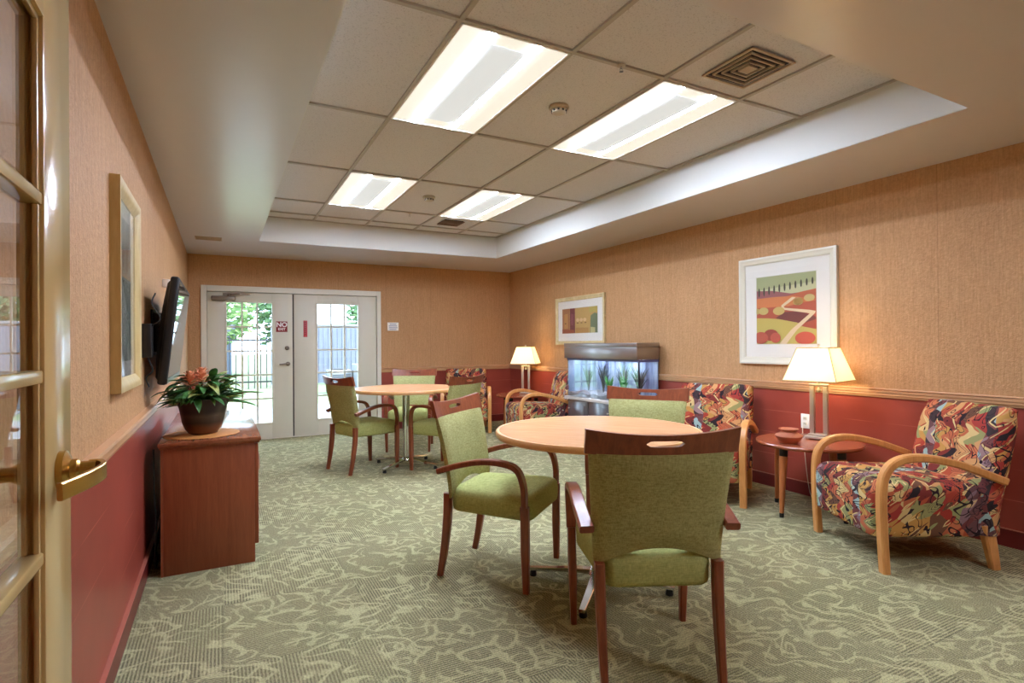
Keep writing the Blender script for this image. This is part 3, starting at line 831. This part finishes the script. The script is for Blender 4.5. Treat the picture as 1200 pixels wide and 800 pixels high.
# ------------------------------------------------------------------ aquarium
AX0, AX1, AY0, AY1 = 3.90, 4.234, 4.571, 5.85
AQR = math.radians(3); AQP = Matrix.Translation((AX1, AY0, 0)) @ Matrix.Rotation(AQR, 4, 'Z') @ Matrix.Translation((-AX1, -AY0, 0))
AQL = AQP @ Vector((0, 0, 0))
st = thing('aquarium_stand', 'dark blue-grey cabinet stand with pale ledge under the fish tank', 'cabinet', AQL, AQR)
M['stand'] = wood('dark stand wood', (48, 44, 50), (66, 60, 66), .3, (12, 12, 1.5), coat=1., ior=2.2); M['ledge'] = plain('stand ledge', (196, 186, 176), .3)
MB().box(AX0+.05, AX1, AY0+.04, AY1-.02, .08, .575, .004).build('body', M['stand'], st)
MB().box(AX0+.09, AX1-.02, AY0+.07, AY1-.05, 0, .08).build('plinth', M['black'], st, smooth=0)
MB().box(AX0-.02, AX1, AY0-.03, AY1+.0, .575, .612, .006).build('ledge', M['ledge'], st)
for k in range(3):
    y0 = AY0+.055+k*.41
    dd = MB(); dd.box(AX0+.032, AX0+.05, y0, y0+.395, .10, .555, .004); dd.box(AX0+.028, AX0+.034, y0+.05, y0+.345, .15, .505, .004)
    dd = dd.build('door', M['stand'], st)
    MB().lathe([(.006, AX0+.032), (.006, AX0+.018), (.011, AX0+.012), (.0, AX0+.008)], 14, ax='x', c=(0, y0+(.36 if k != 1 else .035), .46)).build('knob', M['nickel'], dd)
aq = thing('aquarium', 'long glass fish tank with wooden canopy against the right wall', 'aquarium', AQL, AQR)
M['canopy'] = wood('dark canopy', (62, 40, 30), (84, 56, 42), .36, (12, 1.5, 12), coat=1., ior=3.2)
M['tank'] = glassmat('tank glass', (.93, .97, 1.0), 1.5, 0, 2.4)
M['aqback'] = None
b = MB(); b.box(AX0, AX1, AY0, AY1+.02, 1.085, 1.215, .004); b.box(AX0-.003, AX1, AY0-.003, AY1+.023, 1.222, 1.268, .005); b.box(AX0+.01, AX1-.01, AY0+.01, AY1, 1.213, 1.224)
b.build('canopy', M['canopy'], aq)
gx0, gx1, gy0, gy1, gz0, gz1 = AX0+.03, AX1-.008, AY0+.004, AY1-.002, .612, 1.085
g = .008
MB().box(gx0, gx0+g, gy0, gy1, gz0, gz1).build('front_pane', M['tank'], aq, smooth=0)
MB().box(gx0+g, gx1, gy0, gy0+g, gz0, gz1).build('end_pane', M['tank'], aq, smooth=0)
MB().box(gx0+g, gx1, gy1-g, gy1, gz0, gz1).build('end_pane', M['tank'], aq, smooth=0)
def aqback():
    t = NT('tank backdrop'); v = t.coord((1, 1, .5))
    n = t.noise(t.coord((1, 6, .6)), 1.6, 4, .6); col = t.ramp(n, [(.38, s2l((70, 84, 112))), (.5, s2l((146, 164, 188))), (.62, s2l((196, 206, 216)))])
    return t.bsdf(col, .8)
b = MB(); b.box(gx1-.010, gx1-.002, gy0+g, gy1-g, gz0, gz1); b.box(gx0+g+.002, gx1-.010, gy1-g-.006, gy1-g-.001, gz0, gz1); b.build('backdrop', aqback(), aq, smooth=0)
b = MB(); b.box(gx0-.001, gx0+.012, gy0-.001, gy0+.012, gz0, gz1-.026)
b.build('corner_seal', M['black'], aq, smooth=0)
M['rim'] = plain('violet grey tank rim', (92, 88, 128), .4)
b = MB(); b.box(gx0-.003, gx0+.010, gy0-.003, gy1, gz1-.026, gz1-.0005); b.box(gx0+.010, gx1, gy0-.003, gy0+.010, gz1-.026, gz1-.0005); b.build('rim', M['rim'], aq, smooth=0)
M['gravel'] = plain('tank gravel', (150, 144, 140), .9, var=.5)
b = MB(); N = 26; rows = []
for i in range(N+1):
    y = gy0+g+(gy1-gy0-2*g)*i/N
    rows.append([(gx0+g, y, gz0+.001), (gx0+g, y, gz0+.045+.012*math.sin(i*1.3)), ((gx0+gx1)/2, y, gz0+.055+.015*math.sin(i*.9+1)), (gx1-.011, y, gz0+.065+.01*math.sin(i*.7)), (gx1-.011, y, gz0+.001)])
b.loft(rows); b.build('gravel', M['gravel'], aq); bpy.data.objects['gravel']['kind'] = 'stuff'
MB().box(gx0+.10, gx0+.20, gy0+.08, gy1-.08, 1.072, 1.082).build('tank_light', emit('tank tube', (214, 226, 255), 11.0), aq, smooth=0)
M['plantblue'] = plain('blue green weed', (40, 78, 74), .5); M['plantgreen'] = plain('bright green weed', (62, 150, 66), .5); M['plantdark'] = plain('dark weed', (44, 60, 60), .5)
def blades(n, h, spread, wid, mat, loc, label, seed):
    rnd = random.Random(seed); b = MB()
    for k in range(n):
        a = rnd.uniform(0, 2*PI); L = h*rnd.uniform(.6, 1); sp = spread*rnd.uniform(.3, 1); tw = rnd.uniform(0, PI)
        pts = [(math.cos(a)*sp*u**1.6*.55, math.sin(a)*sp*u**1.6, L*u*(1-.12*u*u)) for u in (0, .2, .4, .6, .8, 1)]
        b.sweep(pts, wid, .002, side=(math.cos(tw), math.sin(tw), 0), scale=[.7, 1, 1, .9, .65, .15])
    return tag(b.build('aquarium_plant', mat, None, loc=AQP @ Vector(loc)), label, 'aquarium plant', 'plants in the fish tank')
PZ = gz0+.05
blades(46, .40, .16, .014, M['plantblue'], (4.12, 4.77, PZ), 'dark blue-green arching water plant at the near end of the fish tank', 1)
blades(30, .27, .09, .020, M['plantgreen'], (4.03, 4.93, PZ), 'bright green water plant second from the near end of the fish tank', 2)
blades(34, .41, .13, .012, M['plantdark'], (4.15, 5.06, PZ), 'tall dark water plant between the two bright green ones in the fish tank', 3)
blades(28, .26, .09, .018, M['plantgreen'], (4.03, 5.17, PZ), 'bright green water plant in the middle of the fish tank', 4)
blades(38, .42, .14, .012, M['plantdark'], (4.12, 5.38, PZ), 'tall dark water plant left of the middle of the fish tank', 5)
blades(30, .38, .12, .013, M['plantblue'], (4.10, 5.64, PZ), 'blue-green water plant at the far end of the fish tank', 6)

# ------------------------------------------------------------------ pictures on the right wall
def colm(rgb): 
    k = 'print %d %d %d' % rgb
    if k not in M: M[k] = plain(k, rgb, .7)
    return M[k]
def framed(name, label, yc, zc, w, h, fw, mw, polys, mat, bottom=None):
    """picture on the right wall, facing -X; u runs to +... towards the near end"""
    t = thing(name, label, 'picture', (XR, yc, zc))
    b = MB()
    prof = [(0, 0), (.030, 0), (.034, fw*.25), (.026, fw*.5), (.024, fw*.8), (.016, fw), (0, fw)]
    rings = []
    for sy, sz in ((1, 1), (-1, 1), (-1, -1), (1, -1)):
        rings.append([(-d, sy*(w/2-q), sz*(h/2-q)) for d, q in prof])
    b.loft(rings, closed=True).build('frame', mat, t, smooth=25)
    MB().box(-.012, -.004, -w/2+fw*.5, w/2-fw*.5, -h/2+fw*.5, h/2-fw*.5).build('mount', M['mat'], t, smooth=0)
    pw, ph = w/2-fw-mw, h/2-fw-mw
    b = MB()
    bev = .012
    b.use(M['silverframe'])
    for a in ((-pw-bev, pw+bev, ph, ph+.004), (-pw-bev, pw+bev, -ph-.004, -ph), (-pw-.004, -pw, -ph, ph), (pw, pw+.004, -ph, ph)): b.box(-.0135, -.0115, a[0], a[1], a[2], a[3])
    for i, (pts, rgb) in enumerate(polys):
        b.use(colm(rgb)); d = -.0125-.00025*i
        b.face([(d, pw-2*pw*u, -ph+2*ph*v) for u, v in pts])
    b.build('print', parent=t, smooth=0)
    MB().box(-.0195, -.0185, -w/2+fw*.8, w/2-fw*.8, -h/2+fw*.8, h/2-fw*.8).build('glazing', M['pane'], t, smooth=0)
def ell(cx, cy, rx, ry, n=20): return [(cx+rx*math.cos(2*PI*k/n), cy+ry*math.sin(2*PI*k/n)) for k in range(n)]
L = []
L.append(([(0, 0), (1, 0), (1, 1), (0, 1)], (196, 196, 150)))
L.append(([(0, .80), (.4, .83), (1, .86), (1, 1), (0, 1)], (168, 172, 124)))
L.append(([(0, 0), (1, 0), (1, .74), (.6, .72), (.3, .78), (0, .80)], (150, 92, 92)))
L.append(([(0, 0), (1, 0), (1, .76), (.75, .73), (.45, .67), (0, .66)], (186, 96, 62)))
L.append(([(0, 0), (1, 0), (1, .60), (.66, .68), (.3, .69), (0, .68)], (208, 124, 72)))
L.append(([(0, 0), (1, 0), (1, .60), (.8, .58), (.55, .54), (.3, .54), (0, .54)], (178, 84, 60)))
L.append(([(.34, .38), (.5, .46), (.72, .46), (.94, .40), (1, .36), (1, .22), (.6, .26)], (116, 56, 52)))
L.append(([(0, 0), (1, 0), (1, .20), (.7, .30), (.4, .36), (.2, .38), (0, .39)], (196, 176, 92)))
L.append(([(.70, .27), (.85, .30), (1, .34), (1, .20), (.8, .24)], (170, 78, 56)))
L.append(([(.40, 0), (.52, 0), (.70, .20), (.98, .42), (.99, .45), (.90, .47), (.50, .52), (.48, .54), (.62, .62), (.68, .66), (.62, .67), (.44, .56), (.44, .50), (.86, .43), (.90, .42), (.60, .20)], (226, 200, 158)))
for k in range(11):
    u = .05+.09*k; v = .70+.012*k; h = .14-.004*k
    L.append((ell(u, v+h/2, .016, h/2, 12), (66, 68, 56)))
for u, v, rx, ry, c in ((.13, .49, .09, .055, (196, 172, 104)), (.02, .49, .04, .045, (186, 164, 96)), (.40, .48, .10, .06, (200, 170, 100)), (.72, .60, .085, .055, (190, 166, 100)), (.90, .64, .085, .05, (186, 164, 104)),
                        (.26, .13, .13, .085, (150, 66, 50)), (.08, .09, .13, .09, (176, 84, 62)), (.34, .09, .09, .075, (184, 88, 66)), (.83, .08, .16, .09, (186, 84, 60))):
    pts = [(min(1, max(0, a)), min(1, max(0, q))) for a, q in ell(u, v, rx, ry)]
    L.append((pts, c))
framed('framed_landscape', 'framed rolling landscape print with winding path and round bushes above the large lamp', 3.07, 1.545, .915, .945, .062, .115, L, M['silverframe'])
A = []
A.append(([(0, 0), (1, 0), (1, 1), (0, 1)], (196, 160, 96)))
A.append(([(0, 0), (.22, 0), (.22, 1), (0, 1)], (168, 112, 74)))
A.append(([(.05, .18), (.17, .2), (.17, .8), (.06, .78)], (190, 140, 84)))
A.append(([(.23, 0), (.38, 0), (.38, 1), (.23, 1)], (118, 58, 66)))
A.append(([(.25, .35), (.33, .3), (.34, .75), (.26, .8)], (138, 76, 84)))
A.append(([(.40, .0), (.76, .0), (.76, .20), (.40, .22)], (182, 136, 78)))
A.append(([(.80, .0), (1, .0), (1, .72), (.92, .76), (.82, .66)], (112, 126, 92)))
A.append(([(.78, .78), (1, .8), (1, 1), (.78, 1)], (186, 170, 92)))
for u in (.46, .56, .66): A.append((ell(u, .52, .045, .07), (224, 190, 140)))
for u in (.1, .46, .57, .68): A.append((ell(u, .40, .03, .02), (116, 84, 52)))
A.append(([(0, 0), (.36, 0), (.36, .13), (0, .17)], (158, 84, 58)))
A.append(([(.82, .0), (.94, .0), (.94, .2), (.82, .22)], (196, 186, 130)))
framed('framed_abstract', 'small framed abstract print in earth tones above the fish tank', 6.13, 1.575, 1.14, .66, .055, .105, A, M['goldframe'])

# ------------------------------------------------------------------ picture on the left wall
t = thing('framed_artwork', 'tall light-wood framed picture under glass on the left wall', 'picture', (XL, 2.90, 1.512))
w, h, fw = .62, .85, .055
rings = []
for sy, sz in ((1, 1), (-1, 1), (-1, -1), (1, -1)):
    rings.append([(d, sy*(w/2-q), sz*(h/2-q)) for d, q in [(0, 0), (.036, 0), (.036, fw*.3), (.030, fw*.6), (.016, fw), (0, fw)]])
MB().loft(rings, closed=True).build('frame', M['tanframe'], t, smooth=25)  # outer frame
def washmat():
    m = NT('grey green watercolour'); v = m.coord((1, 2.2, 1))
    n = m.noise(v, 4, 4, .6, 1.)
    return m.bsdf(m.ramp(n, [(.3, s2l((96, 104, 92))), (.5, s2l((160, 166, 146))), (.7, s2l((212, 212, 196)))]), .8)
MB().box(.004, .010, -w/2+fw*.6, w/2-fw*.6, -h/2+fw*.6, h/2-fw*.6).build('mount', M['mat'], t, smooth=0)
MB().box(.009, .0115, -w/2+.11, w/2-.11, -h/2+.12, h/2-.12).build('print', washmat(), t, smooth=0)
MB().box(.0145, .0155, -w/2+fw*.8, w/2-fw*.8, -h/2+fw*.8, h/2-fw*.8).build('glazing', M['pane'], t, smooth=0)

# ------------------------------------------------------------------ television on tilting bracket
tv = thing('television', 'black flat television tilted down from a bracket on the left wall', 'television', (XL, 4.125, 1.355))
tilt = Matrix.Translation((.142, 0, 0)) @ Matrix.Rotation(math.radians(6.5), 4, 'Y')
b = MB(); b.box(-.046, .0, -.525, .525, -.305, .305, .014, 3, tilt); b.build('casing', M['black'], tv)
b = MB(); rings = []
for x, k in ((-.044, .98), (-.06, .92), (-.078, .66), (-.088, .50)):
    rings.append([tilt @ Vector((x, sy*.51*k, sz*.29*k)) for sy, sz in ((1, 1), (-1, 1), (-1, -1), (1, -1))])
b.loft(rings).build('rear_housing', M['blacksoft'], tv)
b = MB(); b.box(-.004, .0012, -.50, .50, -.265, .282, 0, 2, tilt); b.build('screen', M['screen'], tv, smooth=0)
M['silver_tv'] = plain('dark silver bezel', (90, 88, 86), .3, .5)
b = MB(); b.box(-.002, .0016, -.52, .52, -.300, -.270, .0006, 1, tilt); b.build('speaker_bar', M['silver_tv'], tv)
b = MB(); b.box(.001, .012, -.16, .16, -.14, .14, .003); b.box(.012, .06, -.13, -.10, -.12, .12, .003); b.box(.012, .06, .10, .13, -.12, .12, .003); b.box(.03, .075, -.14, .14, -.02, .02, .003)
b.build('wall_bracket', M['black'], tv)
bx = thing('cable_box', 'small black cable box with hanging wires behind the television', 'box', (XL, 3.52, 1.30))
MB().box(.001, .05, -.05, .07, -.09, .09, .004).build('housing', M['black'], bx)
b = MB()
b.sweep(spline([(.05, -.02, .08), (.09, -.03, .12), (.05, .0, .2), (.06, .06, .26)], 8), .004, seg=6); b.sweep(spline([(.03, 0, -.09), (.05, .01, -.16), (.02, .02, -.20), (.03, .05, -.25)], 8), .004, seg=6)
b.build('wires', M['blacksoft'], bx)
tag(MB().box(XL, XL+.05, 4.72, 4.77, 1.70, 1.76, .008).build('wall_sensor', M['white']), 'small white sensor on the left wall above the television', 'sensor')

# ------------------------------------------------------------------ sideboard, plant
SX0, SX1, SY0, SY1 = -.300, .190, 3.580, 5.13
sb = thing('sideboard', 'long low cherry-wood sideboard along the left wall under the television', 'cabinet')
b = MB(); b.box(SX0, SX0+.012, SY0, SY1, .0, .70); b.box(SX0+.012, SX1-.02, SY0, SY0+.02, 0, .70, .002); b.box(SX0+.012, SX1-.02, SY1-.02, SY1, 0, .70, .002); b.box(SX0+.012, SX1-.022, SY0+.02, SY1-.02, .10, .70)
b.build('body', M['cab'], sb)
MB().box(SX0+.012, SX1-.055, SY0+.02, SY1-.02, 0, .10).build('plinth', M['blacksoft'], sb, smooth=0)
b = MB(); b.box(SX0-.012, SX1+.014, SY0-.016, SY1+.016, .712, .735, .003); b.box(SX0-.006, SX1+.006, SY0-.008, SY1+.008, .70, .712); b.build('top', M['cabtop'], sb)
for k in range(3):
    y0 = SY0+.004+k*(SY1-SY0-.008)/3; y1 = y0+(SY1-SY0-.008)/3-.004
    dd = MB(); dd.box(SX1-.02, SX1, y0, y1, .105, .695, .003); dd = dd.build('door', M['cab'], sb)
    MB().sweep(spline([(SX1, y1-.06, .44), (SX1+.025, y1-.06, .45), (SX1+.025, y1-.06, .55), (SX1, y1-.06, .56)], 5), .005, seg=8).build('handle', M['nickel'], dd)
tag(MB().sweep(spline([(-.335, 3.62, .70), (-.33, 3.60, .45), (-.322, 3.605, .3), (-.33, 3.64, .14), (-.335, 3.70, .02), (-.34, 3.95, .01)], 8), .005, seg=6).build('power_cable', M['blacksoft']), 'black cable hanging in the gap between the sideboard and the left wall', 'cord')
pm = thing('round_placemat', 'round orange woven mat under the potted plant on the sideboard', 'placemat', (-.105, 3.835, .7353))
M['wicker'] = wood('woven cane', (186, 116, 50), (214, 148, 76), .6, (60, 60, 60))
MB().lathe([(0, 0), (.20, 0), (.205, .003), (.20, .006), (0, .006)], 56).build('mat', M['wicker'], pm)

pp = thing('potted_plant', 'leafy green plant with orange flowers in a dark glazed pot on the sideboard', 'plant', (-.10, 3.83, .7415))
MB().lathe([(0, 0), (.064, 0), (.078, .006), (.098, .035), (.112, .075), (.120, .12), (.129, .165), (.148, .203), (.153, .214), (.144, .214), (.122, .180), (.112, .155), (0, .155)], 44).build('pot', M['pot'], pp)
MB().lathe([(0, .148), (.111, .156), (.111, .160), (.05, .168), (0, .17)], 24).build('soil', M['soil'], pp)
def leafmat(name, a, c, rough=.35):
    t = NT(name); n = t.noise(t.coord(), 14, 2); return t.bsdf(t.ramp(n, [(.35, s2l(a)), (.65, s2l(c))]), rough, 0, .5)
M['leaf'] = leafmat('glossy dark leaf', (40, 88, 44), (92, 146, 78)); M['leaf2'] = leafmat('yellow green leaf', (120, 140, 70), (182, 190, 112)); M['bract'] = leafmat('orange bract', (234, 140, 100), (248, 190, 150), .5)
def blade(b, p, az, L, el, droop, wid, n=9):
    """arching lance-shaped leaf with a folded midrib and real thickness"""
    pts = []; x = Vector(p); a = el
    for i in range(n+1):
        pts.append(x.copy()); x = x+Vector((math.cos(az)*math.cos(a), math.sin(az)*math.cos(a), math.sin(a)))*L/n; a -= droop/n
    side = Vector((-math.sin(az), math.cos(az), 0)); top, bot = [], []
    rows = []
    for i, q in enumerate(pts):
        u = i/n; w = wid*(math.sin(PI*min(1, u*.93+.05))**.85)*(1-.15*u) if i < n else .001
        if u < .14: w = max(.004, wid*.18)
        up = Vector((0, 0, 1)); dv = Vector((0, 0, -.18*w))
        rows.append([q+side*w/2+dv*-1, q, q-side*w/2+dv*-1, q-side*w/2+dv*-1-up*.0012, q-up*.0012, q+side*w/2+dv*-1-up*.0012])
    b.loft(rows)
rnd = random.Random(11)
b = MB().use(M['leaf'])
for k in range(72):
    az = 2*PI*k*.382+rnd.uniform(-.2, .2); el = rnd.choice((.45, .6, .85, 1.1))+rnd.uniform(-.12, .15)+(.25 if math.sin(az) < -.5 else 0)
    if math.cos(az) < -.2: el = min(el, .62)
    b.use(M['leaf2'] if k % 6 == 0 else M['leaf'])
    blade(b, (.05*math.cos(az)*rnd.random(), .05*math.sin(az)*rnd.random(), .155), az, rnd.uniform(.17, .25), el, rnd.uniform(.5, .95), rnd.uniform(.045, .07))
b.use(M['leaf'])
for k in range(80):
    az = rnd.uniform(0, 2*PI); r_ = rnd.uniform(.03, .12); z_ = rnd.uniform(.235, .345)-.6*max(0, r_-.07)
    b.use(M['leaf2'] if k % 5 == 0 else M['leaf'])
    blade(b, (r_*math.cos(az), r_*math.sin(az), z_), az+rnd.uniform(-.9, .9), rnd.uniform(.10, .17), rnd.uniform(-.2, .9 if math.cos(az) > 0 else .3), rnd.uniform(.3, 1.3), rnd.uniform(.035, .055), 6)
b.use(M['leaf'])
for az, L_, el, dr in ((-.1, .36, .55, .75), (.25, .34, .6, .9), (-.35, .33, .35, .8), (3.1, .26, .5, .9), (3.4, .25, .55, 1.1), (2.8, .26, .65, .9), (1.2, .32, .9, .6), (-1.5, .26, .75, .9), (4.3, .26, .7, .9)):
    blade(b, (0, 0, .155), az, L_, el, dr, .066)
b.build('foliage', parent=pp, smooth=60)
for fx, fy, fz in ((-.065, -.05, .335), (-.005, -.035, .355)):
    b = MB().use(M['leaf']).sweep([(fx*.3, fy*.3, .16), (fx*.8, fy*.8, .25), (fx, fy, fz-.04)], .004, seg=6); b.use(M['bract'])
    for k in range(22):
        az = 2.4*k; lv = k/22; blade(b, (fx, fy, fz-.045+.06*lv), az, .074*(1.1-.5*lv), .2+1.0*lv, .35, .032, 5)
    b.build('flower', parent=pp, smooth=60)

# ------------------------------------------------------------------ outside
def stuffnoise(name, a, c, scale, rough=.95):
    t = NT(name); n = t.noise(t.coord(), scale, 4, .65); return t.bsdf(t.ramp(n, [(.35, s2l(a)), (.65, s2l(c))]), rough, 0, .2)
M['grass'] = stuffnoise('lawn', (96, 112, 78), (122, 138, 100), 6); M['paving'] = stuffnoise('pale paving', (120, 121, 124), (136, 137, 140), 4)
M['boards'] = None
def boardmat():
    t = NT('weathered boards'); v = t.coord(); sep = t.node('ShaderNodeSeparateXYZ'); t.l(v, sep.inputs[0])
    g_ = t.math('LESS_THAN', t.math('FRACT', t.math('MULTIPLY', sep.outputs[0], 1/.15)), .12)
    n = t.noise(t.coord((20, 20, 1)), 2, 3)
    col = t.ramp(n, [(.3, s2l((92, 95, 106))), (.7, s2l((114, 117, 128)))]); col = t.mix(g_, col, s2l((58, 60, 70)))
    return t.bsdf(col, .9)
M['boards'] = boardmat()
M['iron'] = plain('dark iron', (26, 27, 32), .6); M['bark'] = plain('bark', (86, 72, 58), .95, var=.3)
M['crown'] = stuffnoise('bright foliage', (84, 112, 66), (134, 162, 104), 3, .8); M['crown2'] = stuffnoise('dark foliage', (66, 92, 60), (112, 140, 94), 3, .8)
MB().box(-60, 70, YF+T, 90, -.12, -.04).build('lawn', M['grass'], kind='structure', smooth=0)
MB().box(-3, 8, YF+T, 12.6, -.09, -.012).build('patio', M['paving'], kind='structure', smooth=0)
MB().box(3.0, 8, 12.6, 15.5, -.09, -.02).build('gravel_bed', M['paving'], kind='structure', smooth=0)
fn_ = thing('iron_fence', 'dark iron picket fence across the lawn, seen through the left door glass', 'fence', (0, 18.5, -.04))
for k in range(46):
    x = -5.4+k*.17; MB().box(x-.014, x+.014, -.012, .012, 0, 1.62).build('picket', M['iron'], fn_, smooth=0)
for z in (.18, 1.45): MB().box(-5.5, 2.4, -.018, .018, z, z+.05).build('fence_rail', M['iron'], fn_, smooth=0)
bf = thing('board_fence', 'tall grey vertical-board fence seen through the right door glass', 'fence', (0, 19.2, -.04))
MB().box(1.4, 13, 0, .04, .05, 1.95).build('board_panel', M['boards'], bf, smooth=0)
MB().box(1.4, 13, -.01, .05, 1.95, 2.02).build('fence_cap', M['whitebox'], bf, smooth=0)
wb = thing('garden_shed', 'pale blue-white garden shed wall far behind the iron fence', 'shed', (0, 27.5, -.04))
M['shedwall'] = plain('shed siding', (96, 104, 122), .8, var=.05); M['shedroof'] = plain('shed roof', (60, 60, 64), .9)
MB().box(-7, .4, 0, 4, 0, 1.7).build('shed_wall', M['shedwall'], wb, smooth=0)
MB().loft([[(-7.2, -.2, 1.7), (-7.2, 4.2, 1.7), (-7.2, 2, 2.5)], [(.6, -.2, 1.7), (.6, 4.2, 1.7), (.6, 2, 2.5)]]).build('roof', M['shedroof'], wb, smooth=0)
def acunit(x, y, w, d_, h, mat, label):
    t = thing('air_conditioner', label, 'air conditioner', (x, y, -.03))
    MB().box(-w/2, w/2, -d_/2, d_/2, 0, h, .02).build('cabinet', mat, t)
    b = MB()
    for k in range(8): b.box(-w*.42, w*.42, -d_/2-.012, -d_/2+.002, h*.15+k*h*.09, h*.15+k*h*.09+.018)
    b.build('grille', M['iron'], t, smooth=0)
    MB().lathe([(0, h), (w*.36, h), (w*.36, h+.03), (0, h+.05)], 24).build('fan_guard', M['iron'], t)
acunit(3.55, 15.2, .75, .7, .78, M['whitebox'], 'white air conditioning unit outside the right door glass, left one')
acunit(4.35, 15.4, .62, .6, .95, plain('grey enamel', (64, 66, 72), .5), 'taller grey air conditioning unit outside the right door glass')
acunit(2.85, 15.6, .6, .6, .62, M['whitebox'], 'low white air conditioning unit outside, farthest left of the three')
def tree(x, y, h, r, mat, label, seed):
    rr = random.Random(seed); t = thing('garden_tree', label, 'tree', (x, y, -.05), 0, 'trees beyond the garden')
    MB().sweep(spline([(0, 0, 0), (.05, .03, h*.3), (-.05, .05, h*.6), (0, 0, h*.85)], 4), .12, seg=9, scale=lambda u: 1-.7*u).build('trunk', M['bark'], t)
    b = MB()
    for k in range(1300):
        a = rr.uniform(0, 2*PI); z = rr.uniform(-1, 1); q = rr.random()**.4
        c = Vector((math.cos(a)*math.sqrt(1-z*z)*r*q, math.sin(a)*math.sqrt(1-z*z)*r*q, h*.62+z*h*.42*q))
        L_ = rr.uniform(.22, .42); az = rr.uniform(0, 2*PI); el = rr.uniform(-.6, .6)
        ax = Vector((math.cos(az)*math.cos(el), math.sin(az)*math.cos(el), math.sin(el))); sd = ax.orthogonal().normalized(); nn = ax.cross(sd)*.01
        p = [c, c+ax*L_*.5+sd*L_*.3, c+ax*L_, c+ax*L_*.5-sd*L_*.3]
        b.loft([[v+nn for v in p], [v-nn for v in p]])
    b.build('crown', mat, t, smooth=0)
tree(-.5, 22.4, 5.2, 1.8, M['crown'], 'broad bright green tree behind the iron fence, leftmost through the door glass', 1)
tree(2.4, 27.0, 5.8, 1.3, M['crown2'], 'darker green tree behind the iron fence, right part of the left door glass', 2)
tree(5.75, 22.6, 4.8, 1.3, M['crown2'], 'green tree above the grey board fence, left part of the right door glass', 3)
tree(9.0, 26.6, 5.2, 1.9, M['crown'], 'bright green tree above the grey board fence, right part of the right door glass', 4)
tree(-5.2, 24, 5.4, 2.0, M['crown2'], 'dark green tree behind the fence, mostly hidden past the left door edge', 5)

# ------------------------------------------------------------------ light
w = bpy.data.worlds.new('World'); C.world = w; w.use_nodes = True
nt = w.node_tree; nt.nodes.clear()
o = nt.nodes.new('ShaderNodeOutputWorld'); bg = nt.nodes.new('ShaderNodeBackground')
bg.inputs[0].default_value = (.58, .78, 1.0, 1); bg.inputs[1].default_value = 7.0
nt.links.new(bg.outputs[0], o.inputs[0])
sd = bpy.data.lights.new('sun', 'SUN'); sd.energy = 6.5; sd.angle = .02; sd.color = (1, .96, .88)
so = bpy.data.objects.new('sun', sd); COL.objects.link(so)
so.rotation_euler = Vector((-.7, .22, -.8)).to_track_quat('-Z', 'Y').to_euler()

# ------------------------------------------------------------------ camera
f, yaw, pitch, roll = 645.4, math.radians(27.82), math.radians(.227), math.radians(-.448)
c, s = math.cos(yaw), math.sin(yaw)
F = Vector((s*math.cos(pitch), c*math.cos(pitch), math.sin(pitch))); R = Vector((c, -s, 0)); U = R.cross(F)
R2 = R*math.cos(roll)+U*math.sin(roll); U2 = U*math.cos(roll)-R*math.sin(roll)
cd = bpy.data.cameras.new('camera'); cd.sensor_width = 36; cd.lens = f*36/1200; cd.clip_start = .02
co = bpy.data.objects.new('camera', cd); COL.objects.link(co)
m = Matrix((R2, U2, -F)).transposed().to_4x4(); m.translation = (0, 0, 1.269); co.matrix_world = m
C.camera = co

C.view_settings.view_transform = 'Standard'; C.view_settings.look = 'None'
C.view_settings.exposure = 0.62; C.view_settings.gamma = 1.0; C.view_settings.use_curve_mapping = False
C.cycles.use_denoising = True; C.cycles.max_bounces = 10; C.cycles.diffuse_bounces = 6; C.cycles.transparent_max_bounces = 16
C.cycles.sample_clamp_indirect = 8.0; C.cycles.caustics_reflective = False; C.cycles.caustics_refractive = False
